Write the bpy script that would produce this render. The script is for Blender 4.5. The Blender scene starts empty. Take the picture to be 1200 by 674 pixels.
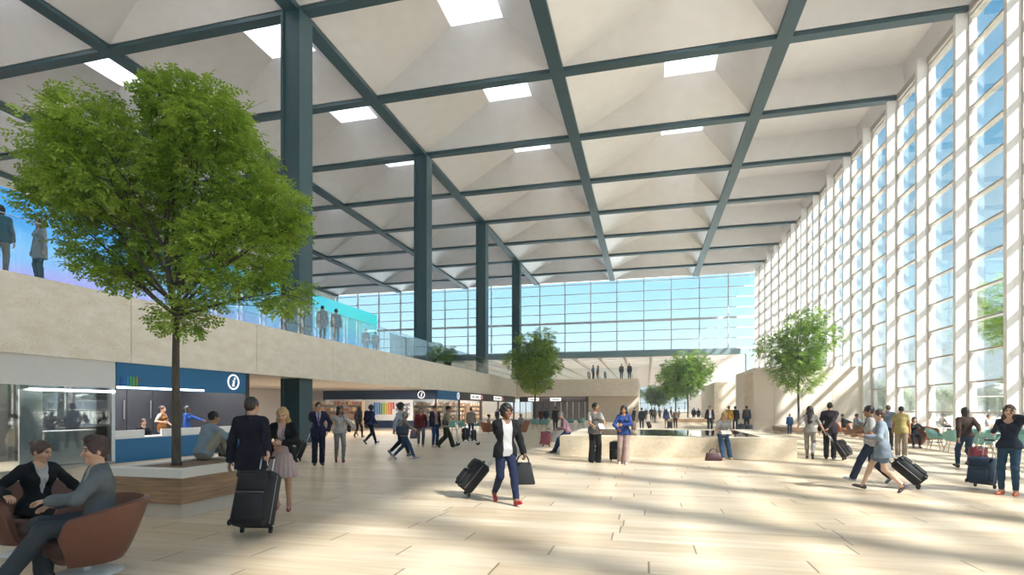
import bpy, math, random
import numpy as np
from mathutils import Vector, Matrix
random.seed(7)
R = math.radians
scn = bpy.context.scene
COL = scn.collection
PI = math.pi
EYE = 1.62
YAW = R(13.95)
FPX, CX, HV = 633.3, 600.0, 478.2
CO, SI = math.cos(YAW), math.sin(YAW)

def floor_at(u, v, z=0.0):
    """ground position that a photo measurement corresponds to"""
    d = FPX * (EYE - z) / (v - HV)
    xr = (u - CX) / FPX * d
    return (xr * CO - d * SI, xr * SI + d * CO)

# ------------------------------------------------------------------ materials
def lin(c):
    if isinstance(c, str):
        c = c.lstrip('#'); c = [int(c[i:i + 2], 16) / 255 for i in (0, 2, 4)]
    return tuple(x / 12.92 if x <= 0.04045 else ((x + 0.055) / 1.055) ** 2.4 for x in c)

_mats = {}
def mat(name, col, rough=0.6, metal=0.0, var=0.12, scale=6.0, spec=0.5, stretch=(1, 1, 1), bump=0.0, emit=None, es=0.0, col2=None):
    if name in _mats:
        return _mats[name]
    m = bpy.data.materials.new(name); m.use_nodes = True
    nt = m.node_tree; n = nt.nodes; l = nt.links
    b = n['Principled BSDF']
    c = lin(col)
    tc = n.new('ShaderNodeTexCoord'); mp = n.new('ShaderNodeMapping')
    mp.inputs['Scale'].default_value = stretch
    l.new(tc.outputs['Object'], mp.inputs['Vector'])
    nz = n.new('ShaderNodeTexNoise'); nz.inputs['Scale'].default_value = scale; nz.inputs['Detail'].default_value = 4
    l.new(mp.outputs['Vector'], nz.inputs['Vector'])
    mx = n.new('ShaderNodeMix'); mx.data_type = 'RGBA'
    c2 = lin(col2) if col2 else tuple(min(1, x * (1 + var)) for x in c)
    c1 = c if col2 else tuple(x * (1 - var) for x in c)
    mx.inputs[6].default_value = (*c1, 1); mx.inputs[7].default_value = (*c2, 1)
    cr = n.new('ShaderNodeMapRange'); cr.inputs['From Min'].default_value = 0.3; cr.inputs['From Max'].default_value = 0.7
    l.new(nz.outputs['Fac'], cr.inputs['Value'])
    l.new(cr.outputs['Result'], mx.inputs[0]); l.new(mx.outputs[2], b.inputs['Base Color'])
    b.inputs['Roughness'].default_value = rough; b.inputs['Metallic'].default_value = metal
    b.inputs['Specular IOR Level'].default_value = spec
    if bump:
        bp = n.new('ShaderNodeBump'); bp.inputs['Strength'].default_value = bump; bp.inputs['Distance'].default_value = 0.01
        l.new(nz.outputs['Fac'], bp.inputs['Height']); l.new(bp.outputs['Normal'], b.inputs['Normal'])
    if emit:
        b.inputs['Emission Color'].default_value = (*lin(emit), 1); b.inputs['Emission Strength'].default_value = es
    _mats[name] = m
    return m

def glass_mat(name, tint=(0.93, 0.97, 0.98), refl=1.0, ior=1.45, rough=0.0):
    m = bpy.data.materials.new(name); m.use_nodes = True
    nt = m.node_tree; n = nt.nodes; l = nt.links
    n.remove(n['Principled BSDF'])
    out = n['Material Output']
    tr = n.new('ShaderNodeBsdfTransparent'); tr.inputs[0].default_value = (*tint, 1)
    gl = n.new('ShaderNodeBsdfGlossy'); gl.inputs['Roughness'].default_value = rough
    fr = n.new('ShaderNodeFresnel'); fr.inputs[0].default_value = ior
    ml = n.new('ShaderNodeMath'); ml.operation = 'MULTIPLY'; ml.inputs[1].default_value = refl; ml.use_clamp = True
    l.new(fr.outputs[0], ml.inputs[0])
    mx = n.new('ShaderNodeMixShader')
    l.new(ml.outputs[0], mx.inputs[0]); l.new(tr.outputs[0], mx.inputs[1]); l.new(gl.outputs[0], mx.inputs[2])
    l.new(mx.outputs[0], out.inputs[0])
    return m

def frosted_mat(name, col, trans=0.5):
    m = bpy.data.materials.new(name); m.use_nodes = True
    nt = m.node_tree; n = nt.nodes; l = nt.links
    n.remove(n['Principled BSDF']); out = n['Material Output']
    a = n.new('ShaderNodeBsdfDiffuse'); a.inputs[0].default_value = (*lin(col), 1)
    b = n.new('ShaderNodeBsdfTranslucent'); b.inputs[0].default_value = (*lin(col), 1)
    mx = n.new('ShaderNodeMixShader'); mx.inputs[0].default_value = trans
    l.new(a.outputs[0], mx.inputs[1]); l.new(b.outputs[0], mx.inputs[2]); l.new(mx.outputs[0], out.inputs[0])
    return m

# ------------------------------------------------------------------ object helpers
def tag(o, label=None, cat=None, group=None, kind=None):
    if label: o['label'] = label
    if cat: o['category'] = cat
    if group: o['group'] = group
    if kind: o['kind'] = kind
    return o

def thing(name, label, cat, loc=(0, 0, 0), rz=0.0, group=None, tilt=0.0):
    o = bpy.data.objects.new(name, None); COL.objects.link(o)
    o.empty_display_size = 0.2
    o.location = loc; o.rotation_euler = (tilt, 0, rz)
    return tag(o, label, cat, group)

def copy_tree(o, parent=None):
    c = o.copy(); COL.objects.link(c)
    if parent is not None:
        c.parent = parent
    for ch in o.children:
        copy_tree(ch, c)
    return c

class MB:
    def __init__(s):
        s.v = []; s.f = []; s.m = []; s.mi = 0
    def add(s, vs, fs):
        b = len(s.v); s.v.extend([tuple(p) for p in vs])
        for f in fs:
            s.f.append([b + i for i in f]); s.m.append(s.mi)
        return s
    def box(s, x0, x1, y0, y1, z0, z1, M=None):
        vs = [(x, y, z) for z in (z0, z1) for y in (y0, y1) for x in (x0, x1)]
        if M is not None: vs = [M @ Vector(p) for p in vs]
        return s.add(vs, [(0, 2, 3, 1), (4, 5, 7, 6), (0, 1, 5, 4), (2, 6, 7, 3), (0, 4, 6, 2), (1, 3, 7, 5)])
    def cbox(s, x0, x1, y0, y1, z0, z1, c=0.02, M=None):
        """box with chamfered edges"""
        X, Y, Z = (x0, x1), (y0, y1), (z0, z1)
        c = min(c, (x1 - x0) / 2.01, (y1 - y0) / 2.01, (z1 - z0) / 2.01)
        vs = []; ix = {}
        for i in (0, 1):
            for j in (0, 1):
                for k in (0, 1):
                    sx, sy, sz = (1, -1)[i] * c, (1, -1)[j] * c, (1, -1)[k] * c
                    for a in range(3):
                        p = [X[i] + sx, Y[j] + sy, Z[k] + sz]
                        p[a] = (X, Y, Z)[a][(i, j, k)[a]]
                        ix[i, j, k, a] = len(vs); vs.append(p)
        fs = []
        for a in range(3):
            o1, o2 = [(1, 2), (2, 0), (0, 1)][a]
            for sgn in (0, 1):
                q = []
                for (p, r) in ((0, 0), (1, 0), (1, 1), (0, 1)):
                    t = [0, 0, 0]; t[a] = sgn; t[o1] = p; t[o2] = r
                    q.append(ix[t[0], t[1], t[2], a])
                fs.append(q if sgn else q[::-1])
        for a in range(3):
            o1, o2 = [(1, 2), (2, 0), (0, 1)][a]
            for p in (0, 1):
                for r in (0, 1):
                    t0 = [0, 0, 0]; t0[o1] = p; t0[o2] = r; t1 = list(t0); t1[a] = 1
                    q = [ix[(*t0, o1)], ix[(*t1, o1)], ix[(*t1, o2)], ix[(*t0, o2)]]
                    fs.append(q if (p ^ r) else q[::-1])
        for i in (0, 1):
            for j in (0, 1):
                for k in (0, 1):
                    q = [ix[i, j, k, a] for a in range(3)]
                    fs.append(q if (i + j + k) % 2 else q[::-1])
        if M is not None: vs = [M @ Vector(p) for p in vs]
        return s.add(vs, fs)
    def tube(s, pts, rad, n=8, cap=True):
        pts = [Vector(p) for p in pts]
        if not hasattr(rad, '__len__'): rad = [rad] * len(pts)
        vs = []; prev = None
        for i, p in enumerate(pts):
            t = (pts[min(i + 1, len(pts) - 1)] - pts[max(i - 1, 0)]).normalized()
            if prev is None:
                a = t.cross(Vector((0, 0, 1)) if abs(t.z) < 0.9 else Vector((1, 0, 0))).normalized()
            else:
                a = (prev - t * prev.dot(t)).normalized()
            prev = a; b = t.cross(a)
            for k in range(n):
                w = 2 * PI * k / n
                vs.append(p + (a * math.cos(w) + b * math.sin(w)) * rad[i])
        fs = []
        for i in range(len(pts) - 1):
            for k in range(n):
                k2 = (k + 1) % n
                fs.append((i * n + k, i * n + k2, (i + 1) * n + k2, (i + 1) * n + k))
        if cap:
            fs.append(tuple(range(n))[::-1]); fs.append(tuple((len(pts) - 1) * n + k for k in range(n)))
        return s.add(vs, fs)
    def lathe(s, prof, n=24, c=(0, 0, 0), M=None):
        vs = []; fs = []
        for (r, z) in prof:
            for k in range(n):
                w = 2 * PI * k / n
                p = Vector((r * math.cos(w), r * math.sin(w), z))
                vs.append((M @ p if M is not None else p) + Vector(c))
        for i in range(len(prof) - 1):
            for k in range(n):
                k2 = (k + 1) % n
                fs.append((i * n + k, i * n + k2, (i + 1) * n + k2, (i + 1) * n + k))
        fs.append(tuple(range(n))[::-1]); fs.append(tuple((len(prof) - 1) * n + k for k in range(n)))
        return s.add(vs, fs)
    def prism(s, poly, z0, z1):
        n = len(poly)
        vs = [(x, y, z0) for x, y in poly] + [(x, y, z1) for x, y in poly]
        fs = [tuple(range(n))[::-1], tuple(range(n, 2 * n))]
        for k in range(n):
            k2 = (k + 1) % n; fs.append((k, k2, n + k2, n + k))
        return s.add(vs, fs)
    def grid(s, P, closed_u=False):
        nu, nv = len(P), len(P[0]); vs = [p for r in P for p in r]; fs = []
        for i in range(nu if closed_u else nu - 1):
            for j in range(nv - 1):
                i2 = (i + 1) % nu
                fs.append((i * nv + j, i2 * nv + j, i2 * nv + j + 1, i * nv + j + 1))
        return s.add(vs, fs)
    def shell(s, P, t, flip=False):
        """a closed sheet of thickness t over the open grid P"""
        nu, nv = len(P), len(P[0])
        A = [[Vector(p) for p in r] for r in P]
        N = [[None] * nv for _ in range(nu)]
        for i in range(nu):
            for j in range(nv):
                du = A[min(i + 1, nu - 1)][j] - A[max(i - 1, 0)][j]
                dv = A[i][min(j + 1, nv - 1)] - A[i][max(j - 1, 0)]
                q = du.cross(dv); q = q.normalized() if q.length > 1e-9 else Vector((0, 0, 1))
                N[i][j] = -q if flip else q
        B = [[A[i][j] + N[i][j] * t for j in range(nv)] for i in range(nu)]
        vs = [p for r in A for p in r] + [p for r in B for p in r]; o = nu * nv; fs = []
        for i in range(nu - 1):
            for j in range(nv - 1):
                q = (i * nv + j, (i + 1) * nv + j, (i + 1) * nv + j + 1, i * nv + j + 1)
                fs.append(q[::-1]); fs.append(tuple(o + k for k in q))
        ring = [i * nv for i in range(nu)] + [(nu - 1) * nv + j for j in range(1, nv)] + [i * nv + nv - 1 for i in range(nu - 2, -1, -1)] + [j for j in range(nv - 2, 0, -1)]
        for a, b in zip(ring, ring[1:] + ring[:1]):
            fs.append((a, b, o + b, o + a))
        return s.add(vs, fs)
    def mesh(s, name, mats, smooth=False):
        me = bpy.data.meshes.new(name)
        me.from_pydata(s.v, [], s.f)
        for m in (mats if isinstance(mats, (list, tuple)) else [mats]): me.materials.append(m)
        if any(s.m): me.polygons.foreach_set('material_index', s.m)
        if smooth:
            me.polygons.foreach_set('use_smooth', [True] * len(me.polygons))
        me.update()
        return me
    def build(s, name, mats, parent=None, smooth=False, angle=None):
        o = bpy.data.objects.new(name, s.mesh(name, mats, smooth or angle is not None)); COL.objects.link(o)
        if angle is not None:
            try: o.data.set_sharp_from_angle(angle=R(angle))
            except Exception: pass
        if parent is not None: o.parent = parent
        return o

def struct(name, mb, mats, parent=None, label=None, smooth=False, angle=None):
    o = mb.build(name, mats, parent, smooth, angle)
    if parent is None: o['kind'] = 'structure'
    if label: o['label'] = label
    return o

def text_obj(name, body, size, loc, rot, material, parent=None, shear=0.0, extrude=0.004, align='CENTER', bold=0.0, width=None):
    cu = bpy.data.curves.new(name, 'FONT'); cu.body = body; cu.size = size; cu.extrude = extrude
    cu.align_x = align; cu.align_y = 'CENTER'; cu.shear = shear; cu.offset = bold
    t = bpy.data.objects.new('tmp', cu); COL.objects.link(t)
    dg = bpy.context.evaluated_depsgraph_get(); dg.update()
    me = bpy.data.meshes.new_from_object(t.evaluated_get(dg))
    bpy.data.objects.remove(t); bpy.data.curves.remove(cu)
    if width:
        xs = [v.co.x for v in me.vertices]; k = width / (max(xs) - min(xs))
        for v in me.vertices: v.co.x *= k
    me.materials.clear(); me.materials.append(material)
    o = bpy.data.objects.new(name, me); COL.objects.link(o)
    o.location = loc; o.rotation_euler = rot
    if parent is not None: o.parent = parent
    return o
# ------------------------------------------------------------------ camera, world, sun
cam = bpy.data.cameras.new('camera'); co = bpy.data.objects.new('camera', cam); COL.objects.link(co)
co.location = (0, 0, EYE); co.rotation_euler = (R(90), 0, YAW)
cam.sensor_width = 36; cam.lens = 36 * FPX / 1200
cam.shift_y = (HV - 337) / 1200
cam.clip_end = 3000
scn.camera = co
scn.view_settings.view_transform = 'Standard'; scn.view_settings.look = 'None'
scn.view_settings.gamma = 1; scn.view_settings.use_curve_mapping = False
scn.view_settings.exposure = 1.7
scn.cycles.max_bounces = 9; scn.cycles.diffuse_bounces = 5; scn.cycles.glossy_bounces = 3
scn.cycles.transparent_max_bounces = 24; scn.cycles.caustics_reflective = False; scn.cycles.caustics_refractive = False
scn.cycles.sample_clamp_indirect = 6
scn.cycles.use_denoising = True

w = bpy.data.worlds.new('sky'); scn.world = w; w.use_nodes = True
nt = w.node_tree; n = nt.nodes; l = nt.links
tc = n.new('ShaderNodeTexCoord'); sx = n.new('ShaderNodeSeparateXYZ'); l.new(tc.outputs['Generated'], sx.inputs[0])
cr = n.new('ShaderNodeValToRGB'); l.new(sx.outputs['Z'], cr.inputs[0])
e = cr.color_ramp.elements
e[0].position = 0.0; e[0].color = (0.40, 0.45, 0.47, 1)
e[1].position = 0.65; e[1].color = (0.06, 0.22, 0.42, 1)
k = e.new(0.12); k.color = (0.34, 0.46, 0.52, 1)
k = e.new(0.20); k.color = (0.24, 0.41, 0.52, 1)
k = e.new(0.36); k.color = (0.11, 0.31, 0.47, 1)
bg = n['Background']; bg.inputs[1].default_value = 0.85
nzz = n.new('ShaderNodeTexNoise'); nzz.inputs['Scale'].default_value = 3.0; nzz.inputs['Detail'].default_value = 5
mpp = n.new('ShaderNodeMapping'); mpp.inputs['Scale'].default_value = (1, 1, 3.5); l.new(tc.outputs['Generated'], mpp.inputs[0]); l.new(mpp.outputs[0], nzz.inputs['Vector'])
mr = n.new('ShaderNodeMapRange'); mr.inputs['From Min'].default_value = 0.52; mr.inputs['From Max'].default_value = 0.75; mr.inputs['To Max'].default_value = 0.3
l.new(nzz.outputs['Fac'], mr.inputs['Value'])
mxw = n.new('ShaderNodeMix'); mxw.data_type = 'RGBA'; mxw.inputs[7].default_value = (0.42, 0.46, 0.48, 1)
l.new(mr.outputs[0], mxw.inputs[0]); l.new(cr.outputs[0], mxw.inputs[6]); l.new(mxw.outputs[2], bg.inputs[0])

sun = bpy.data.lights.new('sun', 'SUN'); so = bpy.data.objects.new('sun', sun); COL.objects.link(so)
sdir = Vector((-1, 0.62, -1.05)).normalized()
so.rotation_euler = sdir.to_track_quat('-Z', 'Y').to_euler()
so.location = (60, -40, 70)
sun.energy = 8.0; sun.angle = R(2.2); sun.color = (1.0, 0.965, 0.91)

# ------------------------------------------------------------------ shared materials
M_white = mat('white_paint', '#efebe6', 0.5, var=0.03)
M_steel = mat('slate_steel_paint', '#38525a', 0.45, var=0.06, scale=2)
M_panel = mat('ceiling_panel', '#efedee', 0.38, 0.25, var=0.03, scale=1.5, spec=0.5)
M_skylight = frosted_mat('skylight_opal', '#f6f8fa', 0.85)
M_fin = mat('fin_white_metal', '#f3f0ee', 0.45, var=0.03)
M_frame = mat('window_frame_metal', '#b9b2aa', 0.45, var=0.05)
M_frame2 = mat('far_frame_metal', '#cfd3d4', 0.45, var=0.05)
M_glass = glass_mat('clear_glass', (0.95, 0.975, 0.98), 0.55)
M_farglass = glass_mat('far_glass', (0.90, 0.96, 0.98), 0.5)
M_rail_glass = glass_mat('balustrade_glass', (0.93, 0.97, 0.98), 0.5)
M_shop_glass = glass_mat('shop_glass', (0.80, 0.86, 0.88), 1.5, 1.6)
M_joint = mat('dark_joint', '#8d8072', 0.8)

def stone_mat(name, c1, c2, panel=None, axis='X', rough=0.45):
    m = bpy.data.materials.new(name); m.use_nodes = True
    nt = m.node_tree; n = nt.nodes; l = nt.links; b = n['Principled BSDF']
    tc = n.new('ShaderNodeTexCoord')
    mp = n.new('ShaderNodeMapping'); mp.inputs['Scale'].default_value = (1, 1, 2.2); l.new(tc.outputs['Object'], mp.inputs[0])
    a = n.new('ShaderNodeTexNoise'); a.inputs['Scale'].default_value = 1.6; a.inputs['Detail'].default_value = 8; a.inputs['Roughness'].default_value = 0.7
    l.new(mp.outputs[0], a.inputs['Vector'])
    r = n.new('ShaderNodeValToRGB'); r.color_ramp.elements[0].position = 0.35; r.color_ramp.elements[1].position = 0.65
    r.color_ramp.elements[0].color = (*lin(c1), 1); r.color_ramp.elements[1].color = (*lin(c2), 1)
    l.new(a.outputs['Fac'], r.inputs[0])
    p = n.new('ShaderNodeTexNoise'); p.inputs['Scale'].default_value = 22; p.inputs['Detail'].default_value = 3; l.new(mp.outputs[0], p.inputs['Vector'])
    r2 = n.new('ShaderNodeValToRGB'); r2.color_ramp.elements[0].position = 0.30; r2.color_ramp.elements[1].position = 0.42
    r2.color_ramp.elements[0].color = (0.72, 0.66, 0.58, 1); r2.color_ramp.elements[1].color = (1, 1, 1, 1)
    l.new(p.outputs['Fac'], r2.inputs[0])
    mx = n.new('ShaderNodeMix'); mx.data_type = 'RGBA'; mx.blend_type = 'MULTIPLY'; mx.inputs[0].default_value = 1
    l.new(r.outputs[0], mx.inputs[6]); l.new(r2.outputs[0], mx.inputs[7])
    l.new(mx.outputs[2], b.inputs['Base Color']); b.inputs['Roughness'].default_value = rough
    return m
M_stone = stone_mat('travertine', '#e2d3be', '#f0e6d8')
M_stone2 = stone_mat('travertine_block', '#cdbba0', '#dccfb9')
M_cream = mat('cream_panel', '#ecdfd3', 0.55, var=0.03)

def floor_mat():
    m = bpy.data.materials.new('travertine_planks'); m.use_nodes = True
    nt = m.node_tree; n = nt.nodes; l = nt.links; b = n['Principled BSDF']
    tc = n.new('ShaderNodeTexCoord'); sp = n.new('ShaderNodeSeparateXYZ'); l.new(tc.outputs['Object'], sp.inputs[0])
    def mth(op, a_, b_=None):
        q = n.new('ShaderNodeMath'); q.operation = op
        for i_, v_ in enumerate((a_, b_)):
            if v_ is None: continue
            if isinstance(v_, (int, float)): q.inputs[i_].default_value = v_
            else: l.new(v_, q.inputs[i_])
        return q.outputs[0]
    W_, H_ = 2.7, .42
    row = mth('FLOOR', mth('DIVIDE', sp.outputs['Y'], H_))
    wn = n.new('ShaderNodeTexWhiteNoise'); wn.noise_dimensions = '1D'; l.new(row, wn.inputs['W'])
    xo = mth('DIVIDE', mth('ADD', sp.outputs['X'], mth('MULTIPLY', wn.outputs['Value'], W_ * 5)), W_)
    fr = mth('FRACT', xo); col = mth('FLOOR', xo)
    cb = n.new('ShaderNodeCombineXYZ'); l.new(col, cb.inputs[0]); l.new(row, cb.inputs[1])
    w2 = n.new('ShaderNodeTexWhiteNoise'); w2.noise_dimensions = '2D'; l.new(cb.outputs[0], w2.inputs['Vector'])
    mx0 = n.new('ShaderNodeMix'); mx0.data_type = 'RGBA'; mx0.inputs[6].default_value = (*lin('#cbb89f'), 1); mx0.inputs[7].default_value = (*lin('#dccdb9'), 1); l.new(w2.outputs['Value'], mx0.inputs[0])
    mp = n.new('ShaderNodeMapping'); mp.inputs['Scale'].default_value = (0.5, 5.5, 1); l.new(tc.outputs['Object'], mp.inputs[0])
    av = n.new('ShaderNodeVectorMath'); av.operation = 'MULTIPLY_ADD'; av.inputs[1].default_value = (9, 9, 9); l.new(w2.outputs['Color'], av.inputs[0]); l.new(mp.outputs[0], av.inputs[2])
    a = n.new('ShaderNodeTexNoise'); a.inputs['Scale'].default_value = 1.3; a.inputs['Detail'].default_value = 7; a.inputs['Roughness'].default_value = 0.65
    l.new(av.outputs[0], a.inputs['Vector'])
    r = n.new('ShaderNodeValToRGB'); r.color_ramp.elements[0].position = 0.30; r.color_ramp.elements[1].position = 0.66
    r.color_ramp.elements[0].color = (0.78, 0.71, 0.62, 1); r.color_ramp.elements[1].color = (1.06, 1.04, 1.0, 1)
    l.new(a.outputs['Fac'], r.inputs[0])
    mx = n.new('ShaderNodeMix'); mx.data_type = 'RGBA'; mx.blend_type = 'MULTIPLY'; mx.inputs[0].default_value = 0.9
    l.new(mx0.outputs[2], mx.inputs[6]); l.new(r.outputs[0], mx.inputs[7])
    ej = mth('LESS_THAN', fr, .0075)                                        # open end joints
    rj = mth('MULTIPLY', mth('LESS_THAN', mth('FRACT', mth('DIVIDE', sp.outputs['Y'], H_)), .012), .22)   # tight long joints
    jm = mth('MAXIMUM', mth('MULTIPLY', ej, .85), rj)
    mj = n.new('ShaderNodeMix'); mj.data_type = 'RGBA'; mj.inputs[7].default_value = (*lin('#6d5a45'), 1); l.new(jm, mj.inputs[0]); l.new(mx.outputs[2], mj.inputs[6])
    l.new(mj.outputs[2], b.inputs['Base Color'])
    b.inputs['Roughness'].default_value = 0.36; b.inputs['Specular IOR Level'].default_value = 0.35
    return m

# ------------------------------------------------------------------ grid of the hall
XL3, XL2, XL, XA, XB, XC, XW = -49.5, -38.3, -27.06, -15.92, -4.76, 6.67, 14.3
Y0, DY = 29.57, 7.387
ZC = 20.0
YB, YF = Y0 - 7 * DY, 79.5     # back and far ends
struct('floor', MB().box(-52, 15.0, YB - 1, 212, -0.3, 0.0), floor_mat())

# ceiling coffers, one per structural bay
def coffer(x0, x1, y0, y1, last=False):
    mb = MB(); z0 = ZC + 0.25; w = 0.36; wy = 0.27
    a0, a1, b0, b1 = x0 + w, x1 - w, y0 + wy, y1 - wy
    W, D = x1 - x0, y1 - y0
    if not last:
        c0, c1, e0, e1, zt = x0 + 0.51 * W, x0 + 0.77 * W, y0 + 0.36 * D, y0 + 0.72 * D, 22.2
        P = [(a0, b0, z0), (a1, b0, z0), (a1, b1, z0), (a0, b1, z0)]
        Q = [(c0, e0, zt), (c1, e0, zt), (c1, e1, zt), (c0, e1, zt)]
        O = [(c0, e0, zt + .55), (c1, e0, zt + .55), (c1, e1, zt + .55), (c0, e1, zt + .55)]
        mb.add(P + Q + O, [(i, i + 4, (i + 1) % 4 + 4, (i + 1) % 4) for i in range(4)] + [(i + 4, i + 8, (i + 1) % 4 + 8, (i + 1) % 4 + 4) for i in range(4)])
    else:
        zt = 22.0
        P = [(a0, b0, z0), (x1 - 0.1, b0, z0), (x1 - 0.1, b1, z0), (a0, b1, z0)]
        Q = [(a0 + .3, b0 + .1, zt), (x1 - .25, b0 + .1, zt), (x1 - .25, b1 - .1, zt), (a0 + .3, b1 - .1, zt)]
        mb.add(P + Q, [(i, i + 4, (i + 1) % 4 + 4, (i + 1) % 4) for i in range(4)] + [(4, 7, 6, 5)])
    # white rim lip around the coffer
    mb.mi = 1
    for (p0, p1, q0, q1) in ((a0 - .02, a1 + .02, b0 - .05, b0), (a0 - .02, a1 + .02, b1, b1 + .05), (a0 - .06, a0, b0, b1), (a1, a1 + .06, b0, b1)):
        mb.box(p0, p1, q0, q1, z0 - 0.05, z0 + 0.06)
    o = struct('ceiling_coffer', mb, [M_panel, M_white])
    if not last:
        s = MB().box(c0 - .02, c1 + .02, e0 - .02, e1 + .02, zt + .55, zt + .6)
        sk = s.build('skylight_pane', M_skylight, o)
xs = [XL3, XL2, XL, XA, XB, XC]
rows = [Y0 + k * DY for k in range(-7, 7)] + [YF + 0.3]
for i in range(5):
    for j in range(len(rows) - 1):
        if rows[j] < -20 and i < 3: continue
        coffer(xs[i], xs[i + 1], rows[j], rows[j + 1])
for j in range(len(rows) - 1):
    coffer(XC, XW + 0.7, rows[j], rows[j + 1], True)
for x in xs:
    struct('ceiling_beam', MB().box(x - .36, x + .36, YB, YF, ZC, ZC + .55), M_steel)
for y in rows[:-1]:
    struct('ceiling_beam', MB().box(XL3, XW + .2, y - .27, y + .27, ZC + .003, ZC + .55), M_steel)
struct('ceiling', MB().box(-52, 15.4, YF + .32, YF + .6, ZC + .2, 23.2), M_white)

# columns
def column(x, y, label, z0=0):
    mb = MB()
    a, b = .5, .5
    mb.box(x - a, x - a + .12, y - b, y + b, z0, ZC)          # flanges and web of the big section
    mb.box(x + a - .12, x + a, y - b, y + b, z0, ZC)
    mb.box(x - a + .12, x + a - .12, y - b + .10, y + b - .10, z0, ZC)
    mb.box(x - a - .012, x + a + .012, y - b - .012, y + b + .012, z0, z0 + .12)
    o = struct('column', mb, M_steel, label=label)
for k, lab in ((-1, 'dark steel column just behind the big tree'), (1, 'dark steel column behind the balcony shrubs'), (3, 'dark steel column third along the balcony'), (5, 'farthest dark steel column on the balcony side')):
    column(XA, Y0 + k * DY, lab, 0 if k < 0 else 4.88)

# ------------------------------------------------------------------ right-hand window wall
FS = DY / 2
XG = 14.56
TH = 1.41
fy = [Y0 + (k - 14) * FS for k in range(0, 28)]
fin_mb = MB().cbox(-.56, .28, -.11, .11, 0, ZC + .25, .012)
fin0 = None
for y in fy:
    if fin0 is None:
        fin0 = struct('window_fin', fin_mb, M_fin); fo = fin0
    else:
        fo = fin0.copy(); COL.objects.link(fo)
    fo.location = (XG, y, 0)
win0 = None
for i, y in enumerate(fy[:-1]):
    if win0 is None:
        g = MB().box(-.012, .012, .12, FS - .12, 0, ZC + .2)
        win0 = struct('window_1', g, M_glass); wo = win0
        f = MB()
        for k in range(0, 15):
            z = k * TH if k else .05
            f.box(-.05, .05, .11, FS - .11, z - .04, z + .04)
        f.box(-.05, .05, .11, .18, 0, ZC); f.box(-.05, .05, FS - .18, FS - .11, 0, ZC)
        f.box(-.10, .08, .11, FS - .11, ZC - .1, ZC + .25)
        fr = f.build('window_frame', M_frame, win0)
        b = MB()
        for k in range(1, 15):
            b.box(.07, .31, .11, FS - .11, k * TH - .02, k * TH + .02)
        lv = b.build('sun_louvre', M_frame, win0)
    else:
        wo = copy_tree(win0); wo.name = 'window_%d' % (i + 1)
    wo.location = (XG, y, 0)

# ------------------------------------------------------------------ far glazed wall above the next hall
ZB = 9.75
mxs = []
x = XB
while x > -50: x -= 3.72
while x < 14: mxs.append(x); x += 3.77
nwin = 40
for i, x in enumerate(mxs):
    x1 = min(x + 3.77, 14.3)
    g = MB().box(x + .05, x1 - .05, YF - .012, YF + .012, ZB, ZC + .2)
    o = struct('window_%d' % (nwin + i), g, M_farglass)
    f = MB()
    f.box(x - .07, x + .07, YF - .25, YF + .1, ZB, ZC + .2)
    for k in range(7, 15):
        t = .16 if k == 10 else .05
        f.box(x, x1, YF - .12, YF + .06, k * TH - t, k * TH + t)
    f.build('window_frame', M_frame2, o)
struct('beam_far', MB().box(-50, 14.3, YF - .35, YF + .35, ZB - .75, ZB), mat('blue_grey_beam', '#7f979b', .5, var=.05))
struct('column', MB().box(13.2, 14.2, YF - .5, YF + .5, 0, ZB - .75), mat('blue_grey_beam', '#7f979b'), label='blue grey steel column under the right end of the far beam')

# ------------------------------------------------------------------ the next hall beyond
YE = 205
roof = MB().box(-52, 14.4, YF + .35, YE, 9.6, 9.9)
for i in range(17):
    x = -50 + i * 3.9; roof.box(x - .18, x + .18, YF + .35, YE, 9.2, 9.6)
for j in range(34):
    y = YF + 2 + j * 3.69; roof.box(-52, 14.4, y - .08, y + .08, 9.35, 9.6)
struct('ceiling_next_hall', roof, frosted_mat('lit_through_roof', '#f4f2ee', 0.5))  # roof slab made translucent so sun from above brightens the ceiling
sl = MB()
for k in range(14):
    z = 5.2 + k * .33; sl.box(14.1, 14.3, YF + .5, YE, z, z + .12)
sl.box(14.35, 14.5, YF + .5, YE, 0, 5.1)
struct('wall_right_beyond', sl, M_white)
fe = MB()
for i in range(20): fe.box(-36 + i * 2.6, -35.7 + i * 2.6, YE - .2, YE, 0, 9.6)
for z in (0, 3.2, 6.4, 9.2): fe.box(-36, 14.4, YE - .2, YE, z, z + .3)
o = struct('window_99', MB().box(-36, 14.4, YE, YE + .03, 0, 9.6), M_farglass); fe.build('window_frame', M_frame2, o)
struct('wall_left_beyond', MB().box(-52, -51.7, YF, YE, 0, 9.6), M_white)

# ------------------------------------------------------------------ back wall, its unseen glazing added for fill light; left closing wall
for i in range(7):
    x = -11.5 + i * 3.73
    o = struct('window_%d' % (80 + i), MB().box(x + .05, x + 3.68, YB - 1.02, YB - 1.0, .05, ZC + .2), M_farglass)
    f = MB(); f.box(x - .08, x + .08, YB - 1.2, YB - .85, 0, ZC + .2)
    for k in range(0, 15): f.box(x, x + 3.73, YB - 1.08, YB - .92, k * TH, k * TH + .1)
    f.build('window_frame', M_frame2, o)
struct('wall_back', MB().box(-52, -11.5, YB - 1.3, YB - 1, 0, 23.2), M_white)
struct('wall_back_upper', MB().box(-11.5, 15, YB - 1.3, YB - 1, ZC + .2, 23.2), M_white)
struct('wall_left', MB().box(-50.1, -49.8, YB - 1, YF, 0, 23.2), M_white)

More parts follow.
